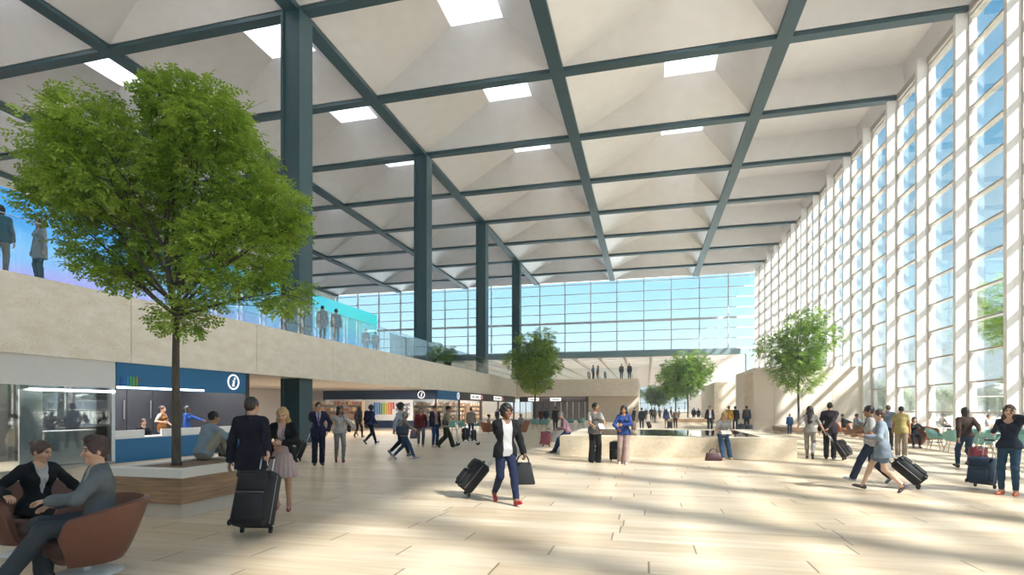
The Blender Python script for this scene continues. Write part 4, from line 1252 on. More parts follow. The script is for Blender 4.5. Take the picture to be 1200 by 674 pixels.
# blue information desk
t = thing('information_sign', 'long blue information sign above the charcoal doors with a white ringed i', 'sign', (XS, 12.52, 2.17))
MB().box(-.06, .06, 0, 5.22, 0, ZS - 2.17).build('board', M_blue, t)
MB().box(.061, .07, .0, 3.2, .03, .085).build('light_strip', M_strip, t)
def info_badge(parent, y, z, r, rot, x):
    b = MB(); n = 40; P = []
    prof = [(r * .80, 0), (r, 0), (r, .02), (r * .80, .02)]
    vs = []; fs = []
    for k in range(n):
        w_ = 2 * PI * k / n
        for (q, h_) in prof: vs.append((q * math.cos(w_), q * math.sin(w_), h_))
    for k in range(n):
        for j in range(4): fs.append((k * 4 + j, ((k + 1) % n) * 4 + j, ((k + 1) % n) * 4 + (j + 1) % 4, k * 4 + (j + 1) % 4))
    b.add(vs, fs); o = b.build('badge_ring', M_signw, parent); o.location = (x, y, z) if rot == 'x' else (y, x, z)
    ro = (R(90), 0, R(90)) if rot == 'x' else (R(90), 0, 0)
    o.rotation_euler = ro
    k = r / .29; lt = MB()
    lt.prism([(q[0] * k, q[1] * k) for q in ((-.075, -.16), (.055, -.16), (.065, -.125), (.03, -.125), (.075, .06), (-.045, .06), (-.055, .028), (-.015, .028), (-.055, -.125), (-.068, -.125))], 0, .012)
    lt.lathe([(0, 0), (.042 * k, 0), (.042 * k, .012), (0, .012)], 18, (.062 * k, .125 * k, 0))
    lo_ = lt.build('badge_letter', M_signw, parent); lo_.location = (x + .004, y, z) if rot == 'x' else (y, x - .004, z); lo_.rotation_euler = ro
info_badge(t, 4.58, .42, .29, 'x', .062)
LOGO = ['#1f4e9c', '#2a6db0', '#2f86c1', '#3f9e4d', '#6cae3c', '#8d8f33', '#5a5f66']
lg = thing_part('logo', t)
for i, (c, h0, h1) in enumerate(zip(LOGO, (.10, .14, .10, .10, .10, .10, .24), (.38, .30, .38, .40, .38, .40, .38))):
    MB().box(.062, .072, .10 + i * .10, .10 + i * .10 + .062, h0, h1).build('logo_bar', mat('logo_' + c, c, .5, var=.02), lg)
t = thing('information_counter', 'long blue information counter with white upstand behind the tree planter', 'counter', (XS, 12.52, 0))
MB().cbox(-.5, 0, 0, 5.2, 0, .70, .006).build('front', M_blue, t); MB().cbox(-.55, .02, 0, 5.2, .70, .74, .006).build('countertop', M_disc, t)
MB().cbox(-.10, -.04, 0, 1.0, .74, .95, .005).build('upstand', M_disc, t); MB().cbox(-.10, -.04, 1.6, 5.2, .74, .95, .005).build('upstand', M_disc, t)
for k in range(5):
    t = thing('cupboard', 'charcoal full-height cupboard with a long steel handle, %s behind the information counter' % ['first', 'second', 'third', 'fourth', 'farthest'][k], 'cupboard', (-18.2, 12.35 + k * 1.07, 0), group='charcoal cupboards behind the information counter')
    MB().box(-.5, 0, 0, 1.06, 0, ZS - .01).build('carcass', M_char, t); MB().cbox(0,   .03, .01, 1.05, .08, 2.8, .004).build('door', M_char, t)
    MB().tube([(.07, .93, 1.22), (.07, .93, 1.90)], .022, 8).build('handle', M_alu, t)
struct('wall_info_side', MB().box(-18.9, XS + .06, 17.75, 17.95, 0, ZS), M_char)

# shelves and boxed goods
M_goods = [mat('goods_' + c, c, .6, var=.1) for c in ('#a06a58', '#c9b28c', '#96765c', '#d8d2c6', '#8a5a50', '#b99a70')]
gmesh = [MB().cbox(-.5, .5, -.5, .5, 0, 1, .06).mesh('box', m) for m in M_goods]
grng = random.Random(5)
def shelf_unit(loc, rz, w, label, n_items, levels=(.5, .95, 1.4, 1.85), h=2.15, group=None, back=None):
    t = thing('shelf_unit', label, 'shelf', loc, rz)
    MB().box(-w / 2, w / 2, .18, .22, 0, h).build('back_panel', back or M_wall, t)
    for sx in (-1, 1): MB().box(sx * w / 2 - .02, sx * w / 2 + .02, -.2, .22, 0, h).build('side_panel', M_shelf, t)
    for z in levels: MB().box(-w / 2 + .02, w / 2 - .02, -.2, .18, z - .04, z).build('shelf', M_shelf, t)
    MB().box(-w / 2 + .02, w / 2 - .02, -.2, .18, 0, .12).build('plinth', M_shelf, t)
    Mx = Matrix.Translation(loc) @ Matrix.Rotation(rz, 4, 'Z')
    for li, z in enumerate(levels):
        x = -w / 2 + .08
        for k in range(n_items):
            bw = grng.uniform(.7, .95) * (w - .16) / n_items; bh = grng.uniform(.16, .30)
            o = bpy.data.objects.new('box', grng.choice(gmesh)); COL.objects.link(o)
            o.location = Mx @ Vector((x + bw / 2, -.01, z + .001)); o.rotation_euler = (0, 0, rz); o.scale = (bw, .26, bh)
            tag(o, 'small boxed goods standing on the ' + label, 'box', 'boxed goods on the ' + label)
            x += (w - .16) / n_items
# navy kiosk with the airport poster
KY = 37.5
kz = thing('kiosk_sign', 'navy sign band around the kiosk with two white ringed i badges', 'sign', (0, 0, 0))
MB().box(-24.5, XS + .06, KY - .08, KY + .02, 2.27, ZS).build('front_board', M_navy, kz)
MB().box(XS - .04, XS + .06, KY + .02, 42.5, 2.27, ZS).build('side_board', M_blue, kz)
info_badge(kz, -16.25, 2.61, .29, 'y', KY - .082); info_badge(kz, 42.0, 2.61, .28, 'x', XS + .062)
kb = thing('kiosk', 'navy kiosk base and glazed front under the balcony', 'kiosk', (0, 0, 0))
MB().box(-24.5, XS - .3, KY, KY + .1, .1, .66).build('front_base', M_navy, kb); MB().box(-24.6, XS - .1, KY - .35, KY + .1, 0, .1).build('plinth', M_grey, kb)
MB().box(-21.0, XS - .3, KY + .04, KY + .07, .66, 2.27).build('pane', M_shop_glass, kb); MB().box(XS - .02, XS, KY + .2, 42.4, .1, 2.27).build('pane', M_glass, kb)
for x in (-24.45, -21.0, -17.05, XS - .1): MB().box(x - .05, x + .05, KY - .02, KY + .1, .66, 2.27).build('post', M_char, kb)
MB().box(XS - .08, XS + .04, 42.4, 42.56, 0, 2.26).build('post', M_char, kb)
struct('wall_kiosk_back', MB().box(-26, -18.6, 41.5, 41.65, 0, ZS), M_wall)
struct('wall_kiosk_left', MB().box(-26, -24.5, KY, KY + .1, 2.1, ZS), M_wall)
ps = thing('airport_poster', 'white poster with coloured bars on the navy kiosk front', 'poster', (-20.96, KY - .12, .68))
MB().box(0, 4.05, 0, .03, 0, 1.55).build('board', mat('poster_white', '#e6e6e6', .6, var=.01), ps)
bars = [(c, z0, z1, .84 + .195 * i) for i, (c, z0, z1) in enumerate((('#1f6fb5', .45, 1.36), ('#37a3d8', .45, 1.36), ('#2b86c4', .45, 1.36), ('#5aa646', .45, 1.30), ('#a9c23a', .45, 1.36), ('#e8b030', .45, 1.30), ('#e58a2c', .45, 1.36), ('#e06a2a', .45, 1.36), ('#cf3b34', .85, 1.36)))]
lg = thing_part('logo', ps)
for c, z0, z1, x in bars: MB().box(x, x + .15, -.008, 0, z0, z1).build('logo_bar', mat('bar_' + c, c, .5, var=.02), lg)
M_ink = mat('navy_ink', '#1d2640', .6)
for i, wd in enumerate(('a\u00e9roport', 'marseille', 'provence')):
    text_obj('lettering', wd, .44, (2.66, -.006, 1.20 - i * .36), (R(90), 0, 0), M_ink, ps, align='LEFT', bold=.016, width=1.16)
shelf_unit((-22.7, 39.6, 0), 0, 3.2, 'wooden shelves behind the left window of the kiosk', 9)
shelf_unit((-25.6, 40.9, 0), 0, 3.0, 'wooden shelves in the shop left of the steel column', 9) if False else None
shelf_unit((-21.6, 34.5, 0), 0, 4.4, 'wooden shelves beside the steel column under the balcony', 12)
shelf_unit((-18.3, 40.6, 0), R(90), 1.6, 'shelves behind the side glass of the kiosk', 5)
# brown shops
bs = thing('shop_fascia', 'long brown shop fascia under the far part of the balcony', 'sign', (XS, 42.6, 2.27)); MB().box(-.08, .06, 0, 19.3, 0, ZS - 2.28).build('board', M_brown, bs)
for y, lb in ((45.2, 'white lit shop sign with red disc nearest the kiosk'), (52.6, 'white lit shop sign with red disc second from the kiosk')):
    t = thing('shop_sign', lb, 'sign', (XS + .07, y, 2.40)); MB().box(0, .06, 0, 2.9, 0, .42).build('board', M_signw, t)
    M_red = mat('sign_red', '#c5262e', .4)
    MB().lathe([(.27, 0), (.27, .05)], 28, (.06, 3.1, .21), Matrix.Rotation(R(90), 3, 'Y')).build('disc', M_red, t, angle=40)
    MB().box(.111, .12, 3.05, 3.15, .06, .36).build('disc_mark', M_signw, t)
    for k, (a, b_) in enumerate(((.35, .85), (1.1, 1.2), (1.35, 2.2))): MB().box(.061, .066, a, b_, .15, .27).build('mark', M_ink, t)
for y in (48.6, 55.0): MB()
struct('wall_shop_brown_back', MB().box(-19.2, -19.05, 42.6, 62, 0, ZS), M_wall)
shelf_unit((-18.6, 45.2, 0), R(90), 4.6, 'long shelves in the brown shop nearest the kiosk', 12)
shelf_unit((-18.6, 51.5, 0), R(90), 4.6, 'long shelves in the middle brown shop', 10)
shelf_unit((-18.6, 57.6, 0), R(90), 4.6, 'long shelves in the farthest brown shop', 10)
for y in (48.4, 54.6, 61.5): struct('trim_shop_pier', MB().box(XS - .12, XS + .04, y, y + .25, 0, 2.3), M_brown)
struct('wall_recess_back', MB().box(-15, -6.6, 72, 72.2, 0, ZS), mat('recess_grey', '#6e675f', .6))
rs = thing('recess_fascia', 'dark sign band in the recess under the landing', 'sign', (-15, 64.2, 2.35)); MB().box(0, 8.3, 0, .1, 0, .6).build('board', mat('recess_brown', '#3c342e', .5), rs)
for x, lb in ((-13.9, 'small white sign in the recess under the landing, left of the pair'), (-11.2, 'small white sign in the recess under the landing, right of the pair')):
    t = thing('shop_sign', lb, 'sign', (x, 64.1, 2.45)); MB().box(0, 1.3, 0, .08, 0, .38).build('board', M_signw, t); MB().box(.2, 1.1, -.006, 0, .14, .24).build('mark', M_ink, t)
rg = thing('glass_screen', 'glass screen with slim dark posts in the recess under the landing', 'screen', (-15, 64.25, 0))
MB().box(0, 8.2, 0, .02, .05, 2.35).build('pane', M_glass, rg)
for k in range(12): MB().box(.02 + k * .72, .08 + k * .72, -.03, .05, 0, 2.35).build('post', M_char if k < 6 else M_frame2, rg)

# ------------------------------------------------------------------ upper level: balustrade, video wall, partition
def pane_at(x0, y0, x1, y1, lb, gp, h=1.38):
    L_ = math.hypot(x1 - x0, y1 - y0); t = thing('glass_balustrade_pane', lb, 'balustrade', (x0, y0, ZP), math.atan2(y1 - y0, x1 - x0), gp)
    MB().box(.015, L_ - .015, -.008, .008, -.0, h).build('pane', M_rail_glass, t)
    MB().box(.015, L_ - .015, -.012, .012, h, h + .02).build('top_trim', M_alu, t)
for k in range(26):
    y = -6.5 + k * 2.635
    pane_at(XF - .08, y, XF - .08, y + 2.635, 'clear glass balustrade pane on the long stone balcony', 'balustrade panes along the balcony')
for k in range(6):
    pane_at(XF + .1 + k * 2.3, 62.08, XF + .1 + (k + 1) * 2.3, 62.08, 'clear glass balustrade pane on the far stone landing', 'balustrade panes on the far landing', 1.2)

def screen_mat():
    m = bpy.data.materials.new('video_wall_image'); m.use_nodes = True
    nt = m.node_tree; n = nt.nodes; l = nt.links; b = n['Principled BSDF']
    tc = n.new('ShaderNodeTexCoord'); sp = n.new('ShaderNodeSeparateXYZ'); l.new(tc.outputs['Generated'], sp.inputs[0])
    nz = n.new('ShaderNodeTexNoise'); nz.inputs['Scale'].default_value = 3.5; nz.inputs['Detail'].default_value = 1; l.new(tc.outputs['Generated'], nz.inputs['Vector'])
    wv = n.new('ShaderNodeMath'); wv.operation = 'MULTIPLY_ADD'; l.new(nz.outputs['Fac'], wv.inputs[0]); wv.inputs[1].default_value = .55; l.new(sp.outputs['Z'], wv.inputs[2])
    c1 = n.new('ShaderNodeValToRGB'); e = c1.color_ramp.elements          # nearer end: blue and violet
    e[0].position = .2; e[0].color = (*lin('#4f7de0'), 1); e[1].position = 1.3 / 1.3; e[1].color = (*lin('#2f9be6'), 1)
    q = e.new(.55); q.color = (*lin('#a9a4ea'), 1); q = e.new(.75); q.color = (*lin('#7cc0f0'), 1)
    c2 = n.new('ShaderNodeValToRGB'); e = c2.color_ramp.elements          # far end: cyan over violet
    e[0].position = .2; e[0].color = (*lin('#8a7ee0'), 1); e[1].position = 1; e[1].color = (*lin('#3cd3d6'), 1); q = e.new(.5); q.color = (*lin('#4aa6ea'), 1)
    l.new(wv.outputs[0], c1.inputs[0]); l.new(wv.outputs[0], c2.inputs[0])
    r = n.new('ShaderNodeMapRange'); r.inputs['From Min'].default_value = .45; r.inputs['From Max'].default_value = .9; l.new(sp.outputs['Y'], r.inputs['Value'])
    mx = n.new('ShaderNodeMix'); mx.data_type = 'RGBA'; l.new(r.outputs[0], mx.inputs[0]); l.new(c1.outputs[0], mx.inputs[6]); l.new(c2.outputs[0], mx.inputs[7])
    l.new(mx.outputs[2], b.inputs['Emission Color']); b.inputs['Emission Strength'].default_value = .34
    b.inputs['Base Color'].default_value = (.05, .07, .1, 1); b.inputs['Roughness'].default_value = .25
    return m
vw = thing('video_wall', 'huge glowing blue and cyan video wall behind the balcony', 'screen', (-18, 2, ZP - .05)); MB().box(-.05, 0, 0, 31.9, .02, 3.13).build('display', screen_mat(), vw); MB().box(-.3, -.05, 0, 31.9, 0, 3.14).build('housing', M_char, vw)
t = thing('frosted_partition', 'pale frosted glass partition just beyond the video wall', 'partition', (-17.2, 34.3, ZP - .05))
for k in range(4): MB().box(-.02, .02, k * 1.75 + .02, k * 1.75 + 1.73, .05, 1.95).build('frosted_pane', frosted_mat('frosted_glass', '#dfeef4', .6) if k == 0 else bpy.data.materials['frosted_glass'], t)
for k in range(5): MB().box(-.03, .03, k * 1.75 - .02, k * 1.75 + .02, 0, 1.98).build('post', M_alu, t)

# ------------------------------------------------------------------ big planter and its tree
M_plank = mat('planter_wood', '#9c7d60', .55, var=.3, scale=3, stretch=(.6, .6, 9), bump=.1); M_soil = mat('planter_deck', '#7d6049', .8, var=.25, scale=12)
M_rim = mat('planter_rim', '#e4ddd4', .4, var=.02); M_base = mat('planter_base', '#cfc4b6', .5, var=.03)
def planter(cx, cy, w, d, h, label, rim=.24):
    t = thing('planter', label, 'planter', (cx, cy, 0)); a, b_ = w / 2, d / 2
    MB().box(-a + .06, a - .06, -b_ + .06, b_ - .06, 0, h * .29).build('base', M_base, t)
    MB().cbox(-a, a, -b_, b_, h * .30, h * .83, .006).build('timber_cladding', M_plank, t)
    r = MB()
    for (x0, x1, y0, y1) in ((-a - .01, a + .01, -b_ - .01, -b_ + rim), (-a - .01, a + .01, b_ - rim, b_ + .01), (-a - .01, -a + rim, -b_ + rim, b_ - rim), (a - rim, a + .01, -b_ + rim, b_ - rim)):
        r.box(x0, x1, y0, y1, h * .83, h)
    r.build('rim', M_rim, t); MB().box(-a + rim, a - rim, -b_ + rim, b_ - rim, h * .83, h - .02).build('deck', M_soil, t)
    return t
planter(-7.3, 7.46, 1.48, 1.98, .715, 'square timber planter with a white rim holding the big foreground tree')
SC = 8.7 / FPX
def lob(u, v, r, dy=0, q=.8, u0=207, v0=545, sc=SC):
    a = (u - u0) * sc; return (a * CO, a * SI + dy, (v0 - v) * sc, (r * sc, r * sc, r * sc * q))
LB = [lob(222, 132, 56, .2), lob(196, 108, 24, 0), lob(128, 155, 42, -.3), lob(80, 210, 46, .2), lob(52, 235, 24, 0), lob(150, 205, 70, -.4), lob(240, 205, 72, .3), lob(305, 240, 46, 0), lob(100, 280, 48, .4), lob(290, 300, 56, -.3),
      lob(180, 275, 56, .5), lob(332, 262, 24, 0), lob(212, 372, 30, 0, .6), lob(322, 340, 28, .2), lob(262, 160, 40, -.3), lob(140, 318, 28, .1, .6), lob(250, 350, 26, -.2, .5)]
tree((-7.34, 7.14), 'tall broad-crowned leafy tree growing in the foreground planter', 6.5, LB, 2.35, .070, 8600, .075, 3, base_z=.697, m=M_leaf)

# trees farther down the hall
def lobes_round(r, z0, z1, seed, n=9, squash=.8):
    rg = random.Random(seed); out = []
    for k in range(n):
        t = k / (n - 1); z = z0 + (z1 - z0) * t; w_ = r * (math.sin(PI * min(1, .22 + .62 * (1 - t))) ** .8)
        a = k * 2.4 + rg.uniform(-.4, .4); q = r * rg.uniform(.42, .55) * (1 - .35 * t)
        out.append((math.cos(a) * max(0, w_ - q), math.sin(a) * max(0, w_ - q), z, (q, q, q * squash)))
    out.append((0, 0, (z0 + z1) / 2, (r * .6, r * .6, (z1 - z0) * .42)))
    return out
def hall_tree(u, d, label, r, z0, z1, seed, m, ns=2600, leaf=.16, base=.5, fork=None, tr=.10):
    t_ = (u - CX) / FPX * d; x, y = t_ * CO - d * SI, t_ * SI + d * CO
    tree((x, y), label, z1 + .4, lobes_round(r, z0 + r * .3 - base, z1 - r * .35 - base, seed), fork or (z0 + .2), tr, ns, leaf, seed, m, base_z=max(0, base - .018))
    return x, y
x2, y2 = hall_tree(627, 54, 'dense round green tree in front of the stone landing', 3.0, 3.4, 9.9, 11, M_leaf, 3600, .17, base=.55)
planter(x2, y2, 2.6, 2.6, .55, 'timber planter under the dense tree by the stone landing')
x3, y3 = hall_tree(806, 58, 'light green tree standing left of the far portal', 2.7, 3.2, 8.1, 5, M_leaf2, 3000, .17, base=.6)
planter(x3, y3, 3.6, 2.6, .6, 'timber planter under the light green tree by the far portal')
hall_tree(792, 64, 'slender tree just behind the light green one', 2.2, 3.0, 7.6, 8, M_leaf2, 1500, .2, base=0.0)
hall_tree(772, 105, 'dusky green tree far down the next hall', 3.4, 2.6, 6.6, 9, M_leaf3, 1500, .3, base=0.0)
x4, y4 = hall_tree(936, 34.6, 'airy tree in front of the cream portal wall', 2.55, 3.0, 8.3, 14, M_leaf2, 2600, .14, tr=.075, base=.5)
planter(x4, y4, 2.7, 2.0, .50, 'low timber planter under the airy tree by the cream wall')

# ------------------------------------------------------------------ stone pool
def stone_pool():
    t = thing('reflecting_pool', 'large travertine block with a still reflecting pool in its top', 'pool', (.83, 22.2, 0))
    a, b_, h, r = 3.72, 3.75, .66, .85
    m = MB(); m.box(-a, a, -b_, b_, 0, h - .10)
    for (x0, x1, y0, y1) in ((-a, a, -b_, -b_ + r), (-a, a, b_ - r, b_), (-a, -a + r, -b_ + r, b_ - r), (a - r, a, -b_ + r, b_ - r)): m.box(x0, x1, y0, y1, h - .10, h)
    m.build('stone_block', M_stone2, t)
    MB().box(-a + r, a - r, -b_ + r, b_ - r, h - .1, h - .012).build('water', mat('pool_water', '#23211f', .03, var=.05, spec=.9), t)
stone_pool()

# ------------------------------------------------------------------ terrace outside
def bg_tree(x, y, h, r, seed, label, group):
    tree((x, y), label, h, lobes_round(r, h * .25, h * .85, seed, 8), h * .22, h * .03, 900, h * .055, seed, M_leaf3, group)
rg = random.Random(21)
for k in range(16):
    bg_tree(48 + rg.uniform(0, 5) + (k % 2) * 14, 34 + k * 9.5, rg.uniform(5.2, 7.5), rg.uniform(3.6, 4.8), 40 + k, 'leafy green tree in the belt beyond the terrace outside the windows', 'trees in the belt beyond the terrace')
tree((20.4, 37.0), 'big dark-trunked tree close outside the right-hand windows', 9.5, [(1.5, 1, 6.6, (2.2, 2.2, 1.6)), (-.5, -.6, 7.6, (1.9, 1.9, 1.4)), (.6, -1.6, 6.0, (1.6, 1.6, 1.1)), (2.6, -.6, 5.4, (1.3, 1.3, .9))], 3.4, .30, 2600, .16, 77, M_leaf)
t = thing('parasol', 'white parasol over the terrace tables outside the windows', 'parasol', (21.5, 40.5, 0))
MB().lathe([(1.9, 2.35), (1.86, 2.40), (1.0, 2.85), (.05, 3.2), (0, 3.2)], 8).build('canopy', M_white, t); MB().lathe([(.03, .05), (.03, 3.15)], 10).build('pole', M_alu, t); MB().lathe([(.3, 0), (.3, .06), (.04, .08)], 20).build('base', M_grey, t)
# ------------------------------------------------------------------ travellers
def face(x, y, rel):
    """rel 0 looks towards the photographer, 90 towards the right of the picture, 180 away, -90 left"""
    return R(rel) - math.atan2(x, y)
def grip_of(loc, rz, h, handle, tilt):
    L_ = h + handle; a = R(tilt)
    y, z = -.025 * math.cos(a) + L_ * math.sin(a), L_ * math.cos(a) + .012
    return (loc[0] - y * math.sin(rz), loc[1] + y * math.cos(rz), z)
def case(u, v, rel, label, tilt=0, h=.62, handle=.40, **k):
    x, y = floor_at(u, v); rz = face(x, y, rel)
    suitcase((x, y), rz, label, h=h, handle=handle, tilt=tilt, lift=.006 + .012 * math.sin(R(tilt)), **k)
    return grip_of((x, y), rz, h, handle, tilt)
def pn(u, vf, vh, rel, label, pose=None, H=None, world=None, z=0.0, xy=None, **k):
    x, y = xy if xy else floor_at(u, vf)
    hpx = vf - vh
    H = H or min(1.95, max(1.2, EYE * hpx / (vf - HV)))
    rz = face(x, y, rel); s = H / 1.75
    pose = dict(pose or {})
    for key, wpt in (world or {}).items():
        dx, dy, dz = wpt[0] - x, wpt[1] - y, wpt[2] - z
        c, s_ = math.cos(-rz), math.sin(-rz)
        pose[key] = ((dx * c - dy * s_) / s, (dx * s_ + dy * c) / s, dz / s + .07)
    lod = k.pop('lod', 0 if hpx > 95 else 1 if hpx > 52 else 2)
    return person((x, y, z), rz, H, label, pose=pose, lod=lod, **k)
T = lambda kind, col, **k: dict(kind=kind, col=col, **k)
GRIP = dict(rcurl=1.15, rdir=None)

# --- foreground pair in tub chairs
mx, my = -5.19, 4.17; wx, wy = -6.68, 4.63
tub_chair((mx - .13, my - .03, 0), face(mx, my, -82), 'brown leather tub chair under the person in the grey suit', k=.95)
tub_chair((wx, wy, 0), face(wx, wy, 28), 'brown leather tub chair under the person in the black suit')
pn(0, 0, 0, -80, 'person in a grey suit seated in a brown tub chair, seen side-on, legs stretched out', xy=(mx, my), H=1.80, z=0, lod=0, hair='auburn', style='quiff',
   top=T('suit', '#80878d', shirt='#d9dadd', hem=-.10, open=.05), bottom=dict(kind='trousers', col='#50565c'), shoes='#18181a',
   pose=sit(.435, la=(.02, -.66, .13), ra=(-.12, -.40, .085), lp=-25, lk=(.1, -.5, 1), lh=(.02, -.38, .74), rh=(-.12, -.32, .68), le=(.8, .3, -.3), lean=2, yaw=4, pitch=2, lcurl=.5))
pn(0, 0, 0, 26, 'person in a black suit and white blouse seated in a brown tub chair', xy=(wx, wy), H=1.70, lod=0, fem=True, hair='brown', style='bun',
   top=T('suit', '#17181c', shirt='#e9e6e4', hem=-.08, open=.055), bottom=dict(kind='trousers', col='#17171a'), shoes='#1a1718',
   pose=sit(.435, la=(-.02, -.50, .10), ra=(-.05, -.44, .085), lh=(.30, -.30, .66), rh=(-.40, -.26, .72), yaw=28, pitch=14, lean=3, rcurl=.4))

# --- standing pair by the planter
g = case(300, 627, -28, 'large black soft suitcase trailing behind the person in the navy suit', tilt=20, h=.76, handle=.22, w=.47, d=.30, col='#17141c')
pn(294, 614, 464, 158, 'person in a dark navy suit seen from behind, gripping a large black suitcase', H=1.80, hair='dark', style='short',
   top=T('suit', '#232032', shirt='#e6d9dc', hem=-.20), bottom=dict(kind='trousers', col='#191826'), shoes='#141316',
   pose=stand(yaw=-22, lh=(.27, .02, .86), rcurl=1.1, re=(-.12, .9, -.1)), world=dict(rh=g))
pn(332, 598, 477, -14, 'person with long blonde hair in a black jacket and pale pink skirt, checking a watch', fem=True, hair='blonde', style='long',
   top=T('open', '#17181b', shirt='#e7cfcf', hem=-.17, open=.055, flare=.04, hairlen=.24, name='jacket'), bottom=dict(kind='skirt', col='#e8cdcc', len=.52, flare=.235), shoes='#8c1622', heel=.045,
   pose=stand(la=(.10, -.02, .125), ra=(-.10, .0, .125), pz=.975, lp=18, rp=18, lh=(.03, -.27, 1.16), rh=(-.08, -.25, 1.08), le=(.8, .1, -.5), re=(-.7, .2, -.6), pitch=16, yaw=0, lean=2, lcurl=.8))
bx, by = floor_at(313, 590)
# --- seated on the planter
pn(0, 0, 0, 118, 'person in a light blue shirt sitting on the planter rim, knees drawn up', xy=(-7.66, 8.02), z=.717, H=1.74, lod=0, hair='black', style='crop', skin='tan',
   top=T('shirt', '#b0c2d4', loose=.02, hem=-.04, sleeve=.95), bottom=dict(kind='trousers', col='#c6bda8', belt='#2a2421'), shoes='#3a2e26',
   pose=dict(pz=.11, lean=16, la=(.13, -.42, .088), ra=(-.13, -.38, .088), lk=(.3, -.2, 1), rk=(-.3, -.2, 1), lh=(.12, -.42, .36), rh=(-.10, -.40, .40), le=(.8, .2, -.3), re=(-.8, .2, -.3), pitch=4))

# --- couple by the steel column
g = case(351, 541, -88, 'black soft suitcase standing left of the person with the purple tie', tilt=22, h=.58, handle=.36, w=.42, d=.25)
pn(373, 545, 470, 4, 'person in a navy suit with a purple tie beside the steel column', hair='dark', top=T('suit', '#28264a', tie='#6b58a0', hem=-.17), bottom=dict(kind='trousers', col='#201f3a'), shoes='#1d1718',
   pose=stand(lh=(.25, -.06, .93), le=(.7, .5, 0), rcurl=1.1, yaw=12), world=dict(rh=g))
pn(398, 542, 473, 8, 'person in a white top and grey jeans walking with arms held out', fem=True, skin='tan', hair='black', style='wavy', top=T('sweater', '#e9e4e1', hem=-.05, sleeve=.8, hairlen=.24, neckr=.075), bottom=dict(kind='slim', col='#a9a7a4', belt='#1c1a1a'), shoes='#8c1e22',
   pose=walk(.16, 'l', lh=(.48, -.08, .88), rh=(-.42, -.02, .95), yaw=25), extra=strap_bag_extra('#1b1a1c', 'black shoulder bag on the person in the white top', 1, (.26, .2, .09), -.02))
# --- walkers in front of the poster
pn(420, 513, 474, 150, 'person with long dark hair in a charcoal jacket walking past the poster', fem=True, hair='dark', style='long', top=T('jacket', '#4a4d52', hem=-.14), bottom=dict(kind='slim', col='#25262b'), pose=walk(.24, 'r'))
pn(434, 520.5, 473, 118, 'person in a blue jacket with a navy backpack walking past the poster', hair='black', style='curly', skin='brown', top=T('jacket', '#35427a', hem=-.08), bottom=dict(kind='slim', col='#1a1a20'), shoes='#39414d', pose=walk(.30, 'l'), extra=backpack_extra('#1f2440', 'navy backpack on the walker in the blue jacket'))
pn(468, 535, 470, 82, 'taller person in a light shirt and dark trousers walking behind the headscarf wearer', hair='black', style='curly', skin='tan', top=T('shirt', '#c9d2e4', hem=-.12), bottom=dict(kind='slim', col='#1f2430'), shoes='#6b7686', pose=walk(.30, 'r'))
pn(473.5, 539, 480, 84, 'person in a beige top, grey headscarf and blue jeans striding past the poster', fem=True, hair='grey', style='bob', skin='brown', top=T('sweater', '#b9ab98', hem=-.10, loose=.01), bottom=dict(kind='slim', col='#345a8c'), shoes='#98a2ac', pose=walk(.36, 'r', lh=(.18, -.40, 1.02), rh=(-.2, -.42, 1.0)),
   extra=strap_bag_extra('#27365c', 'navy shoulder bag on the walker in the headscarf', -1, (.42, .30, .14), -.04))
pn(493, 524, 476, 6, 'person in a red sweater and grey trousers carrying a purple bag', hair='dark', style='short', top=T('sweater', '#8c2a2c', hem=-.13, loose=.01), bottom=dict(kind='slim', col='#7d828a'), shoes='#c9beb2', pose=walk(.16, 'l', rh=(-.26, -.08, .80), rcurl=1.1))
bx, by = floor_at(487.6, 524); hand_bag((bx, by - .10), face(bx, by, 20), 'soft purple bag in the hand of the person in the red sweater', '#6f5a86', .44, .34, .16, .10, 'tote_bag', z=.36)
pn(509.5, 524, 474, 38, 'person in a pink shirt under a dark jacket, blue jeans, near the kiosk corner', hair='dark', top=T('open', '#232538', shirt='#d9a3b4', sname='shirt', open=.085, hem=-.08), bottom=dict(kind='slim', col='#2b4f94'), shoes='#cfc9c4', pose=stand(yaw=30))
def cap_extra(col):
    def fn(root, k):
        f = Field(k['hc'] - .22, k['hc'] + .24, k['hh'])
        f.ell(k['hc'] + k['hu'] * .055 * k['hs'] - k['hf'] * .008, (.088 * k['hs'], .108 * k['hs'], .082 * k['hs']), k['A'], 0)
        f.cut(k['hc'] + k['hu'] * .04 * k['hs'], -k['hu'])
        f.cone(k['hc'] + k['hu'] * .05 * k['hs'] + k['hf'] * .09 * k['hs'], k['hc'] + k['hu'] * .042 * k['hs'] + k['hf'] * .15 * k['hs'], .05, .04, .0, (k['hu'], 4))
        part('cap', np_mesh('cap', [f.mesh()], [cloth(col)]), root)
    return fn
